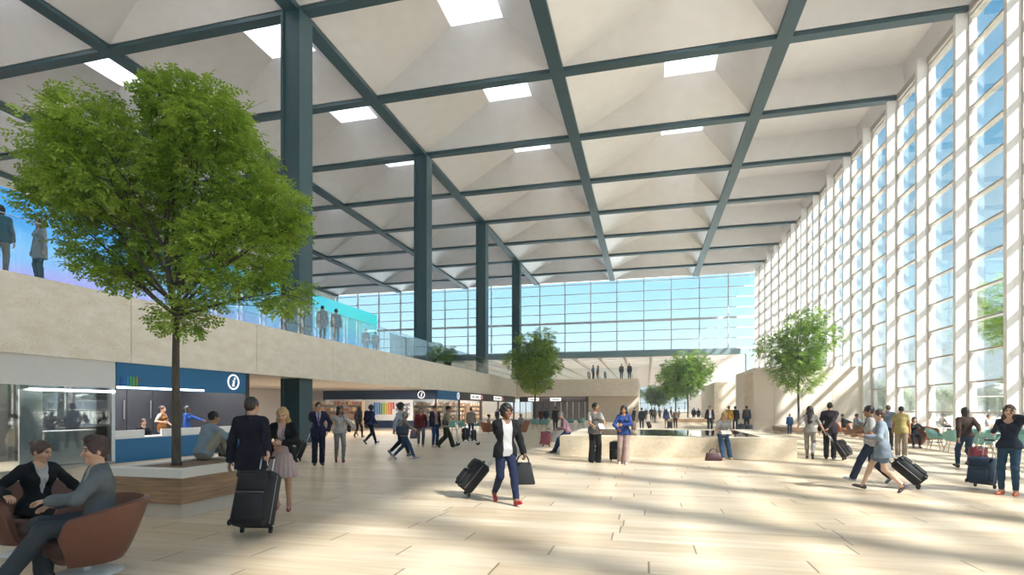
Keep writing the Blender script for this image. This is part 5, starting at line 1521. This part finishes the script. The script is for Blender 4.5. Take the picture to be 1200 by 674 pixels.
# luggage trolley
def trolley(u, v, rel):
    x, y = floor_at(u, v); t = thing('luggage_trolley', 'white luggage trolley loaded with dark bags, pushed past the shops', 'trolley', (x, y, 0), face(x, y, rel))
    # rolls towards -Y, handle at +Y
    b = MB()
    for sx in (-1, 1): b.tube([(sx * .22, .35, .16), (sx * .16, -.55, .14)], .022, 8)
    for yy in (.30, .05, -.2, -.45): b.tube([(-.21, yy, .155), (.21, yy, .155)], .014, 6)
    b.build('chassis', M_disc, t, True)
    u_ = MB()
    for sx in (-1, 1): u_.tube([(sx * .20, .33, .16), (sx * .21, .40, .7), (sx * .24, .48, 1.0)], .022, 8)
    for z in (.4, .6, .8): u_.tube([(-.2, .36 + (z - .3) * .12, z), (.2, .36 + (z - .3) * .12, z)], .012, 6)
    u_.build('upright', M_disc, t, True)
    MB().tube([(-.27, .49, 1.0), (.27, .49, 1.0)], .024, 8).build('push_bar', M_rub, t, True)
    for sx, yy in ((-.21, .34), (.21, .34), (0, -.52)):
        w_ = MB(); w_.lathe([(.01, -.02), (.085, -.02), (.09, -.012), (.09, .012), (.085, .02), (.01, .02)], 18, (sx, yy, .09), Matrix.Rotation(R(90), 3, 'Y')); w_.build('wheel', M_rub, t, angle=40)
        MB().cbox(sx - .03, sx + .03, yy - .03, yy + .03, .10, .17, .008).build('fork', M_disc, t)
    bk = MB()
    for z in (.78, .92): bk.tube([(-.18, .34, z), (-.16, .16, z), (.16, .16, z), (.18, .34, z)], .009, 6)
    bk.build('basket', M_wire, t)
    return x, y, face(x, y, rel)
tx, ty, tr_ = trolley(546, 522, 90)
Mt = Matrix.Translation((tx, ty, 0)) @ Matrix.Rotation(tr_, 4, 'Z')
p_ = Mt @ Vector((0, -.10, 0)); suitcase((p_.x, p_.y), tr_ + PI, 'upright black suitcase riding on the luggage trolley', h=.58, w=.40, d=.24, handle=0, lift=.172)
p_ = Mt @ Vector((0, -.44, 0)); suitcase((p_.x, p_.y), tr_ + PI, 'smaller dark bag at the front of the luggage trolley', h=.50, w=.36, d=.2, handle=0, lift=.172, col='#2a2430')
h1, h2 = Mt @ Vector((.17, .49, 1.0)), Mt @ Vector((-.17, .49, 1.0))
pn(522, 524.5, 474, 92, 'person in a dark cap and wide olive trousers pushing the luggage trolley', hair='black', style='crop', skin='tan', top=T('polo', '#cbbfa8', hem=-.10), bottom=dict(kind='wide', col='#3a3d2a'), shoes='#1d1a18',
   pose=walk(.30, 'l', lean=10, lcurl=1.1, rcurl=1.1), world=dict(lh=h2, rh=h1), extra=lambda r_, k: (cap_extra('#2b2622')(r_, k), strap_bag_extra('#4a4436', 'small grey crossbody bag on the trolley pusher', -1, (.26, .2, .09), .0, True)(r_, k)))
pn(552, 514, 477, 172, 'person in a beige top and jeans facing the shops, seen from behind', hair='black', style='crop', top=T('sweater', '#b8a79c', hem=-.10), bottom=dict(kind='slim', col='#4a6288'), shoes='#2a2422', pose=stand())
# café corner under the balcony
for (u, v, rel, lb) in ((518, 511, 60, 'teal shell chair nearest the kiosk corner'), (530, 509, -40, 'teal shell chair second from the kiosk corner'), (541, 508, 130, 'teal shell chair third from the kiosk, behind the trolley'), (560, 507, -100, 'teal shell chair right of the trolley'), (627, 504, 170, 'teal shell chair left of two by the dense tree'), (638, 504.5, 190, 'teal shell chair right of two by the dense tree'), (668, 502, 150, 'teal shell chair behind the pool corner'), (681, 502, 200, 'teal shell chair right of the one behind the pool corner')):
    x, y = floor_at(u, v); shell_chair((x, y, 0), face(x, y, rel), lb, 'teal shell chairs near the shops')
x, y = floor_at(572, 509); tub_chair((x, y, 0), face(x, y, 100), 'tan tub chair left of the striding person', M_tan)
pn(0, 0, 0, 90, 'person with dark hair seated in the tan tub chair left of the striding person', xy=(x, y), H=1.66, lod=2, fem=True, skin='tan', hair='black', style='bun', top=T('tee', '#d9b9a4', hem=-.08), bottom=dict(kind='slim', col='#2d3a5c'), pose=sit(.44))
x, y = floor_at(611, 509); tub_chair((x, y, 0), face(x, y, -60), 'dark tan tub chair right of the striding person', M_tan)
pn(0, 0, 0, -50, 'person in a pale grey hooded top seated right of the striding person', xy=(x, y), H=1.72, lod=2, hair='grey', style='bob', top=T('jacket', '#b9b5b4', hem=-.08), bottom=dict(kind='slim', col='#6b6a6c'), pose=sit(.44))
pn(582.5, 497, 479, 20, 'person in dark clothes standing far back beside the brown shops', hair='black', top=T('jacket', '#23222a', hem=-.1), bottom=dict(kind='slim', col='#1f1f26'), pose=stand())
pn(634, 498, 478.5, 170, 'person in a red-brown coat far back by the recess screen', hair='dark', top=T('jacket', '#7a3428', hem=-.2), bottom=dict(kind='slim', col='#26242a'), pose=stand())
pn(640, 498, 478, 190, 'person in a blue-black coat far back by the recess screen', hair='dark', top=T('jacket', '#27384c', hem=-.2), bottom=dict(kind='slim', col='#26242a'), pose=stand())

# --- striding person
g = case(546, 583, -82, 'large black suitcase tilted behind the striding person', tilt=40, h=.66, handle=.40, w=.45, d=.28, col='#15161a')
pn(592, 590, 472, 22, 'person in a dark jacket and white t-shirt striding forward in red shoes', hair='black', style='curly', skin='brown', H=1.74,
   top=T('open', '#17181d', shirt='#e8e6e8', hem=-.12, open=.085, shem=-.10), bottom=dict(kind='slim', col='#232f55'), shoes='#a3202a', pose=walk(.30, 'l', lh=(.32, -.05, .86), lcurl=1.15, rcurl=1.15, yaw=10, re=(-.4, .9, -.2)), world=dict(rh=g))
x, y = floor_at(613, 588); hand_bag((x, y - .02), face(x, y, 8), 'black tote bag hanging from the hand of the striding person', '#17181c', .44, .38, .12, .16, 'tote_bag', z=.30, taper=.62)

# --- around the pool
pn(0, 0, 0, -82, 'grey-haired person in a purple sweater sitting on the left edge of the pool', xy=(-2.76, 19.5), H=1.72, lod=1, hair='grey', style='short', top=T('sweater', '#a87f8c', hem=-.04), bottom=dict(kind='trousers', col='#25436e'), shoes='#201d1e',
   pose=sit(.70, la=(.1, -.52, .085), ra=(-.1, -.46, .085), lh=(.10, -.36, .86), rh=(-.10, -.36, .86), lean=22, pitch=22))
pn(651, 505, 476, 200, 'person in a dark coat standing behind the coral suitcase', hair='brown', style='short', top=T('coat', '#3c3a36', hem=-.34), bottom=dict(kind='slim', col='#2a2a2c'), pose=stand())
case(640, 524, -30, 'coral pink suitcase near the left end of the pool', tilt=14, h=.60, handle=.14, w=.40, d=.26, soft=False, col='#d6606c', trim='#5a3a3e')
x, y = floor_at(649, 518); hand_bag((x, y), face(x, y, 30), 'white bag standing beside the coral suitcase', '#e6dfd2', .46, .40, .2, .12, 'tote_bag')
def paper_extra(name, lb, cat, size, at_, col, tilt=40):
    def fn(root, k):
        s = k['s']; c = V3((k['wrL'] + k['wrR']) / 2 + k['Fs'] * at_[0] + V(0, 0, at_[1]))
        o = thing(name, lb, cat, root.location, root.rotation_euler[2])
        Rm = Matrix.Translation(c) @ Matrix.Rotation(R(tilt), 4, 'X')
        MB().cbox(-size[0] / 2, size[0] / 2, -size[1] / 2, size[1] / 2, 0, .012, .003, Rm).build('sheet_block', mat('paper_' + col, col, .7), o)
        MB().cbox(-size[0] / 2 - .004, size[0] / 2 + .004, -size[1] / 2 - .004, size[1] / 2 + .004, -.006, 0, .002, Rm).build('cover', mat('paper_cover', '#4a6a86', .6), o)
    return fn
pn(697, 542, 471, 18, 'person in a grey vest and black flared trousers holding a leaflet by the pool', fem=True, skin='tan', hair='black', style='short', top=T('vest', '#83807f', hem=-.12, shirt='#e2d9cf', o=.02), bottom=dict(kind='wide', col='#17171a'), shoes='#141416',
   pose=stand(lh=(.16, -.30, 1.02), rh=(-.02, -.26, 1.00), le=(.8, .3, -.4), re=(-.8, .3, -.5), yaw=42, pitch=4), extra=paper_extra('leaflet', 'pale leaflet held by the person in the grey vest', 'leaflet', (.15, .22), (.10, .04), '#cfe3e6'))
pn(731, 543.5, 474, -6, 'person in a blue shirt and wide pale pink trousers checking a watch by the pool', fem=True, skin='tan', hair='black', style='long', top=T('blouse', '#3a5db4', hem=-.10, loose=.01, hairlen=.32), bottom=dict(kind='wide', col='#e3c3b8'), shoes='#e0d6c9',
   pose=stand(lh=(.0, -.30, 1.15), rh=(-.14, -.24, 1.02), le=(.9, .2, -.2), re=(-.8, .3, -.5), pitch=12, la=(.08, -.1, .085)), extra=strap_bag_extra('#b48a86', 'dusty pink shoulder bag of the person in wide pink trousers', 1, (.34, .26, .12), .05))
case(721.5, 541, 0, 'black cabin suitcase standing between the two people in front of the pool', h=.60, handle=.0, w=.36, d=.24, col='#141417')
pn(0, 0, 0, 14, 'person with long blonde hair and a white t-shirt reading on the pool edge', xy=(2.40, 18.60), H=1.70, lod=1, fem=True, hair='blonde', style='wavy', top=T('tee', '#e3e0de', hem=-.02, loose=.01, hairlen=.33), bottom=dict(kind='trousers', col='#466791'), shoes='#c9a98c',
   pose=sit(.71, la=(.10, -.52, .085), ra=(-.12, -.50, .085), lh=(.10, -.34, .90), rh=(-.10, -.34, .88), lean=16, pitch=26, yaw=12, lcurl=.8, rcurl=.8), extra=paper_extra('book', 'open book in the hands of the blonde reader on the pool edge', 'book', (.30, .21), (.12, .02), '#e9e4da', 30))
x, y = floor_at(836, 540); hand_bag((x, y), face(x, y, 12), 'burgundy leather bag on the floor beside the blonde reader', '#571a24', .50, .24, .22, .14)

# --- behind the pool
pn(832, 507, 475, 8, 'person in a black jacket and white shirt standing behind the pool', hair='dark', skin='light', top=T('open', '#1c1c20', shirt='#e9e4e2', hem=-.10, open=.06), bottom=dict(kind='slim', col='#1c1d24'), pose=stand(rh=(-.30, -.05, .86)))
pn(854, 507, 475, 160, 'person in a bright yellow jacket behind the pool', hair='black', style='crop', skin='brown', top=T('jacket', '#d09a2a', hem=-.16), bottom=dict(kind='slim', col='#26242a'), pose=stand())
pn(861.5, 506, 475.5, 180, 'person in a dark green jacket and jeans behind the pool, next to the yellow jacket', hair='dark', top=T('jacket', '#30363a', hem=-.08), bottom=dict(kind='slim', col='#3d5878'), pose=stand())
pn(875, 506, 475, 178, 'person in a blue top with a brown backpack by the portal', hair='brown', top=T('sweater', '#2f5282', hem=-.08), bottom=dict(kind='slim', col='#2b3038'), pose=stand(), extra=backpack_extra('#8a6a52', 'brown backpack on the person in blue by the portal'))
case(868, 509, 10, 'dark blue suitcase left of two by the portal', h=.62, handle=0, w=.42, d=.26, col='#2d3a48')
case(878, 509, -8, 'dark blue suitcase right of two by the portal', h=.58, handle=0, w=.42, d=.26, col='#27323e')
pn(781, 502, 479, 175, 'person in a blue top and pink skirt with a small black case', fem=True, hair='dark', style='long', top=T('sweater', '#4a6fc0', hem=-.1), bottom=dict(kind='skirt', col='#d9a9a4', len=.4, flare=.17), pose=stand())
case(784.5, 502.5, 160, 'small black suitcase beside the person in the pink skirt', h=.55, handle=.3, w=.36, d=.22)
pn(791.5, 502, 479, 172, 'person in a beige top and black trousers behind the pool, right of the pink skirt', fem=True, hair='brown', style='short', top=T('sweater', '#bda58c', hem=-.06), bottom=dict(kind='slim', col='#17181c'), pose=stand())
pn(742, 500, 477, 120, 'person in black bending slightly, left of the grey coat behind the pool', hair='black', top=T('jacket', '#22232a', hem=-.12), bottom=dict(kind='slim', col='#22232a'), pose=stand(lean=14))
pn(752, 503, 477.5, 178, 'person in a charcoal coat pulling a black case behind the pool', hair='dark', top=T('coat', '#3b4048', hem=-.3), bottom=dict(kind='slim', col='#202228'), pose=stand())
case(760, 503.5, 95, 'black suitcase beside the person in the charcoal coat', h=.55, handle=.25, w=.40, d=.24, tilt=18)
FAR = [(757, 492, '#2a2f38'), (763.5, 494, '#1d2026'), (767, 495, '#b9a79c'), (773, 491, '#5a3f3a'), (786.5, 493, '#31405a'), (796, 492, '#8c8f96'), (813, 494, '#2b3a52'), (818.5, 494, '#4a6a8c'), (824, 492, '#6b5a50'), (843, 491, '#39404a'), (748, 490.5, '#74503c'), (779, 489.5, '#22242c')]
FARW = ['navy black', 'black', 'pale beige', 'brown', 'slate blue', 'light grey', 'dark blue', 'mid blue', 'taupe', 'dark grey', 'rust brown', 'near-black']
for i, (u, v, c) in enumerate(FAR):
    pn(u, v, v - 15, (0, 180, 150, 20, 95, -90)[i % 6], 'tiny far-off person in a %s top deep in the next hall' % FARW[i], H=1.62 + .03 * (i * 5 % 7), hair=('black', 'brown', 'dark')[i % 3], top=T('jacket', c, hem=-.1), bottom=dict(kind='slim', col='#262a33'), pose=walk(.22, 'lr'[i % 2]) if i % 2 else stand())

# --- right of the pool
pn(925.5, 509, 485, -10, 'child in a green and blue jacket in front of the cream wall', H=1.28, hair='dark', style='crop', skin='brown', top=T('jacket', '#2d63a8', hem=-.10), bottom=dict(kind='slim', col='#233a6e'), pose=stand(), lod=1)
pn(949, 538, 474, 178, 'person with long dark wavy hair in pale grey, seen from behind, holding hands', fem=True, hair='dark', style='wavy', top=T('tee', '#c4beb9', hem=-.06, sleeve=.5, hairlen=.42), bottom=dict(kind='slim', col='#b5b0ab'), shoes='#17161a', pose=walk(.10, 'l', rh=(-.42, -.08, .86), lh=(.36, -.02, .92)))
g = case(990, 540, 80, 'dark brown suitcase tilted beside the person in the plum suit', tilt=32, h=.60, handle=.36, w=.44, d=.26, col='#2b2224')
pn(972.5, 538, 470.5, 176, 'person in a dark plum suit seen from behind with a brown suitcase', hair='black', style='crop', top=T('suit', '#33262f', hem=-.18), bottom=dict(kind='trousers', col='#272228'), shoes='#161416', pose=stand(lh=(.28, .0, .86), rcurl=1.1), world=dict(rh=g))
# walking couple
g = case(1078, 574, 88, 'black suitcase trailing behind the walking couple', tilt=47, h=.66, handle=.40, w=.42, d=.26, col='#16181b')
pn(1021, 566, 472, -82, 'person in a white t-shirt and navy trousers walking left, a camera case at the waist', hair='black', style='short', skin='tan', top=T('tee', '#e9e8e8', hem=-.12), bottom=dict(kind='trousers', col='#2f3b57'), shoes='#8c949c', pose=walk(.36, 'l', rh=(-.20, -.36, 1.08), lh=(.12, -.26, 1.04)), extra=strap_bag_extra('#1d1e22', 'black camera bag hanging at the waist of the walking person', -1, (.24, .20, .12), .02, True))
pn(1034, 576, 476, -86, 'person in a pale blue long shirt and denim shorts walking left beside the person', fem=True, hair='brown', style='bun', skin='fair', top=T('open', '#aebccd', shirt='#e6e3e2', hem=-.22, open=.07, flare=.05), bottom=dict(kind='shorts', col='#7f9cbc', len=.27), shoes='#5a4a52', pose=walk(.34, 'r', lh=(.2, -.30, 1.12), re=(-.4, .9, -.2), rcurl=1.1), world=dict(rh=g))
x, y = floor_at(1070, 562); 
# people near the tub chairs
pn(1041, 527, 474, 174, 'person in a blue-grey shirt seen from behind among the tub chairs', hair='brown', style='short', top=T('shirt', '#8799b4', hem=-.10, sleeve=.5), bottom=dict(kind='slim', col='#23262e'), pose=stand())
pn(1056, 536, 475, 176, 'person in a yellow polo shirt and beige trousers seen from behind', hair='black', style='crop', skin='tan', top=T('polo', '#d9c67e', hem=-.14, loose=.02), bottom=dict(kind='trousers', col='#c9b59a'), shoes='#ecebe8', pose=stand())
TC = [(1071, 524, 10, 'tan tub chair behind the person in the yellow polo'), (989, 509, 30, 'tan tub chair leftmost of the row along the windows'), (1003, 511, -30, 'tan tub chair second from the left along the windows'), (1088, 519, 60, 'dark tan tub chair beside the teal chairs')]
for (u, v, rel, lb) in TC:
    x, y = floor_at(u, v); tub_chair((x, y, 0), face(x, y, rel), lb, M_tan)
x, y = floor_at(1071, 524)
pn(0, 0, 0, 12, 'person in a black top seated in the tub chair behind the yellow polo', xy=(x, y), H=1.68, lod=1, hair='black', style='bob', fem=True, top=T('sweater', '#191a1e', hem=-.05), bottom=dict(kind='slim', col='#24242a'), pose=sit(.44, rh=(-.34, -.2, .72), lh=(.34, -.2, .72)))
x, y = floor_at(1003, 511)
pn(0, 0, 0, 60, 'person in a grey-blue shirt and yellow trousers seated by the windows', xy=(x, y), H=1.74, lod=1, hair='black', style='short', skin='tan', top=T('shirt', '#a9b3c4', hem=-.05), bottom=dict(kind='slim', col='#b99a3a'), pose=sit(.44, lh=(.12, -.42, .72)))
x, y = floor_at(989, 509)
pn(0, 0, 0, 80, 'person in black leaning back in the leftmost tub chair by the windows', xy=(x, y), H=1.70, lod=1, hair='dark', style='short', top=T('sweater', '#1d1e22', hem=-.05), bottom=dict(kind='slim', col='#20222a'), pose=sit(.44, lean=-8, lh=(.2, -.45, .72)))
# teal chairs and tables
TS = [(1096, 527, 75, 'teal shell chair leftmost of the group by the windows'), (1117, 530, 200, 'teal shell chair second from the left by the windows'), (1152, 536, 215, 'teal shell chair between the red-case walker and the person on the phone'), (1163, 529, -20, 'teal shell chair behind the blue suitcase'), (1199, 540, 200, 'teal shell chair at the right edge beyond the person on the phone'), (1140, 527, 20, 'teal shell chair beyond the red-case walker'), (1190, 527, 10, 'teal shell chair beyond the person on the phone')]
for (u, v, rel, lb) in TS:
    x, y = floor_at(u, v); shell_chair((x, y, 0), face(x, y, rel), lb, 'teal shell chairs by the windows')
for (u, v, lb) in ((1106, 520, 'round white café table by the leftmost teal chair'), (1176, 532, 'round white café table behind the person on the phone')):
    x, y = floor_at(u, v); cafe_table((x, y, 0), lb)
g = case(1146, 551, -150, 'crimson suitcase behind the person in the leather jacket', tilt=14, h=.56, handle=.30, w=.38, d=.22, soft=False, col='#a81d35', trim='#5a1020')
pn(1132, 549, 475, -150, 'person in a brown leather jacket and jeans walking away with a crimson case', hair='dark', style='bob', top=T('jacket', '#4a3229', hem=-.04), bottom=dict(kind='slim', col='#33517a'), shoes='#3a2a24', pose=walk(.22, 'l', rcurl=1.1), world=dict(rh=g))
def phone(root, k):
    o = thing('phone', 'black phone at the ear of the person with the blue suitcase', 'phone', root.location, root.rotation_euler[2])
    c = V3(k['wrL'] + V(-.045, -.01, .10)); Rm = Matrix.Translation(c) @ Matrix.Rotation(R(18), 4, 'Y')
    MB().cbox(-.005, .005, -.036, .036, -.07, .07, .004, Rm).build('case', M_rub, o); MB().box(-.0065, -.005, -.031, .031, -.062, .062, Rm).build('display', mat('phone_glass', '#101418', .1), o)

g = case(1154, 573, 100 - 130, 'navy blue suitcase at the side of the person on the phone', tilt=10, h=.60, handle=.36, w=.44, d=.26, col='#24496e', trim='#1a2c42')
pn(1183, 580, 473, -16, 'person in a navy cardigan and jeans on the phone with a blue suitcase', fem=True, hair='brown', style='long', skin='fair', top=T('sweater', '#1f2a42', hem=-.06, neckr=.085, vneck=.1, hairlen=.22), bottom=dict(kind='slim', col='#2f5573', belt='#7a5230'), shoes='#c9643c',
   pose=stand(lh=(.13, -.13, 1.52), le=(1, -.1, -.6), lcurl=.9, ldir=(-.1, .1, 1), lpalm=(-1, 0, 0), rcurl=1.1, yaw=10, pitch=-2, re=(-.2, .9, -.2), ra=(-.11, -.03, .085)), world=dict(rh=g), extra=lambda r_, k: phone(r_, k))
# --- balcony and landing
def up(x, y, rel, label, H=1.74, **k): pn(0, 0, 0, rel, label, xy=(x, y), z=ZP - .048, H=H, lod=2, **k)
up(-15.42, 23.5, 170, 'person in a beige coat on the balcony, left of the pair by the steel column', 1.80, hair='auburn', top=T('coat', '#b09a88', hem=-.3), bottom=dict(kind='slim', col='#8c7d70'), pose=stand())
up(-15.42, 24.7, 178, 'person in a slate jacket on the balcony, right of the pair by the steel column', 1.86, hair='brown', top=T('jacket', '#5a6478', hem=-.12), bottom=dict(kind='slim', col='#b0a79c'), pose=stand())
up(-17.0, 30.6, 170, 'person in pink before the far end of the video wall', 1.72, hair='brown', top=T('sweater', '#c98f8c', hem=-.1), bottom=dict(kind='slim', col='#8c8078'), pose=stand())
up(-17.0, 31.8, 200, 'person in beige before the far end of the video wall', 1.74, hair='dark', top=T('sweater', '#b39b84', hem=-.1), bottom=dict(kind='slim', col='#6b6660'), pose=stand())
up(-15.4, 9.85, 160, 'person in a teal jacket on the balcony at the left edge', 1.76, hair='dark', style='bob', top=T('jacket', '#37707c', hem=-.14), bottom=dict(kind='slim', col='#b9a79c'), pose=stand())
up(-15.4, 10.75, -60, 'person in a cream coat on the balcony left of the tree', 1.72, hair='brown', style='long', fem=True, top=T('coat', '#d6cdbf', hem=-.3), bottom=dict(kind='slim', col='#3b6670'), pose=stand())
up(-5.95, 62.7, 60, 'person in a blue top on the landing, left of the whispering pair', 1.72, hair='dark', top=T('shirt', '#8ea3c4', hem=-.1), bottom=dict(kind='slim', col='#2a2f3c'), pose=stand())
up(-5.4, 62.8, -60, 'person in a pink skirt on the landing, right of the whispering pair', 1.66, fem=True, hair='dark', style='long', top=T('blouse', '#c4b0c4', hem=-.08), bottom=dict(kind='skirt', col='#d9a8ac', len=.45, flare=.17), pose=stand())
up(-2.75, 62.8, 10, 'person in a brown top at the landing corner, left one', 1.80, hair='dark', top=T('jacket', '#6a5a54', hem=-.1), bottom=dict(kind='slim', col='#4a5260'), pose=stand())
up(-1.85, 62.8, -10, 'person in a dark jacket at the landing corner, right one', 1.82, hair='dark', top=T('jacket', '#3c4440', hem=-.1), bottom=dict(kind='slim', col='#35383e'), pose=stand())
# escalator newels on the landing
for x, lb in ((-6.6, 'dark escalator handrail end left of the whispering pair'), (-4.7, 'dark escalator handrail end right of the whispering pair')):
    t = thing('escalator_end', lb, 'escalator', (x, 63.2, ZP - .05)); MB().tube([(0, 2.5, -.0), (0, 2.5, .9), (0, 1.2, .95), (0, .2, .95), (0, -.05, .78), (0, -.05, .55), (0, .2, .40), (0, 1.5, .38)], .05, 8).build('handrail', M_rub, t, True); MB().box(-.02, .02, .05, 2.4, .05, .88).build('balustrade_panel', M_rail_glass, t); MB().cbox(-.09, .09, .0, 2.6, 0, .18, .02).build('skirt_panel', M_alu, t)
# staff at the information desk
def staff(u, X, rel, label, vh, H, **k):
    d = FPX * abs(X) / (CO * (757.3 - u)); y = (d + X * SI) / CO
    return pn(0, 0, 0, rel, label, xy=(X, y), H=H, lod=1, **k), y
_, y = staff(167, -16.3, 30, 'person in black seated behind the information counter', 489, 1.66, hair='auburn', style='short', top=T('jacket', '#23242c', hem=-.05), bottom=dict(kind='slim', col='#1f2027'), pose=sit(.47))
st = thing('stool', 'grey stool under the seated information clerk', 'stool', (-16.3, y, 0)); MB().lathe([(0, .40), (.19, .40), (.2, .43), (.18, .465), (0, .465)], 20).build('seat', M_char, st, angle=40); MB().lathe([(.03, .02), (.03, .40)], 10).build('pedestal', M_alu, st); MB().lathe([(.2, 0), (.2, .015), (.03, .03)], 20).build('base', M_alu, st)
staff(190, -16.5, 60, 'person in an orange waistcoat with hair in a bun at the information desk', 475, 1.72, fem=True, hair='brown', style='bun', top=T('vest', '#b9752c', shirt='#d9d2c6', hem=-.10), bottom=dict(kind='slim', col='#7d93b4'), pose=stand(lh=(.1, -.3, 1.0), rh=(-.3, -.22, 1.15)))
staff(219, -16.3, 70, 'person in a blue top and pink trousers pointing at the information desk', 475, 1.72, fem=True, hair='black', style='long', skin='brown', top=T('shirt', '#2f62c0', hem=-.06), bottom=dict(kind='slim', col='#b06a7c'), pose=stand(lh=(.12, -.5, 1.18)))
# terrace guests outside
for i, (X, Y, rel, c, cw) in enumerate(((17.6, 38.6, 60, '#c9c3c0', 'pale grey'), (18.6, 37.6, -60, '#8c8a94', 'grey'), (17.4, 33.6, 70, '#e2dedb', 'white'), (18.6, 32.8, -50, '#b23a3a', 'red'), (19.3, 34.2, -120, '#d9d4d0', 'cream'))):
    shell_chair((X, Y, 0), face(X, Y, rel), 'white shell chair outside under the guest in the %s top' % cw, 'white terrace chairs', M_white)
    pn(0, 0, 0, rel, 'guest in a %s top seated on the terrace outside the windows' % cw, xy=(X, Y), H=1.72, lod=2, hair=('dark', 'black', 'brown')[i % 3], top=T('tee', c, hem=-.05), bottom=dict(kind='slim', col='#4a5a74'), pose=sit(.445))
for X, Y, lb in ((18.2, 38.4, 'white terrace table outside, farther one'), (18.2, 33.7, 'white terrace table outside, nearer one')): cafe_table((X + .1, Y - .1, 0), lb)
# shrubs on the balcony
for (y, lb) in ((38.4, 'leafy shrub in a pot on the balcony beside the second steel column'), (41.6, 'second leafy shrub in a pot farther along the balcony')):
    t = thing('potted_shrub', lb, 'plant', (-15.75, y, ZP - .048)); MB().lathe([(.0, 0), (.24, 0), (.32, .5), (.28, .5), (.27, .44), (0, .44)], 20).build('pot', M_char, t, angle=40)
    rg_ = np.random.default_rng(int(y)); part('foliage', foliage_mesh([(0, 0, .95, (.55, .55, .5)), (.15, .25, 1.35, (.45, .45, .4)), (-.1, -.3, 1.2, (.4, .4, .4))], 420, .10, rg_, 'foliage', M_leaf), t)
    MB().tube([(0, 0, .4), (.02, .03, .9), (.1, .1, 1.3)], [.03, .025, .012], 6).build('stem', M_bark, t, True)
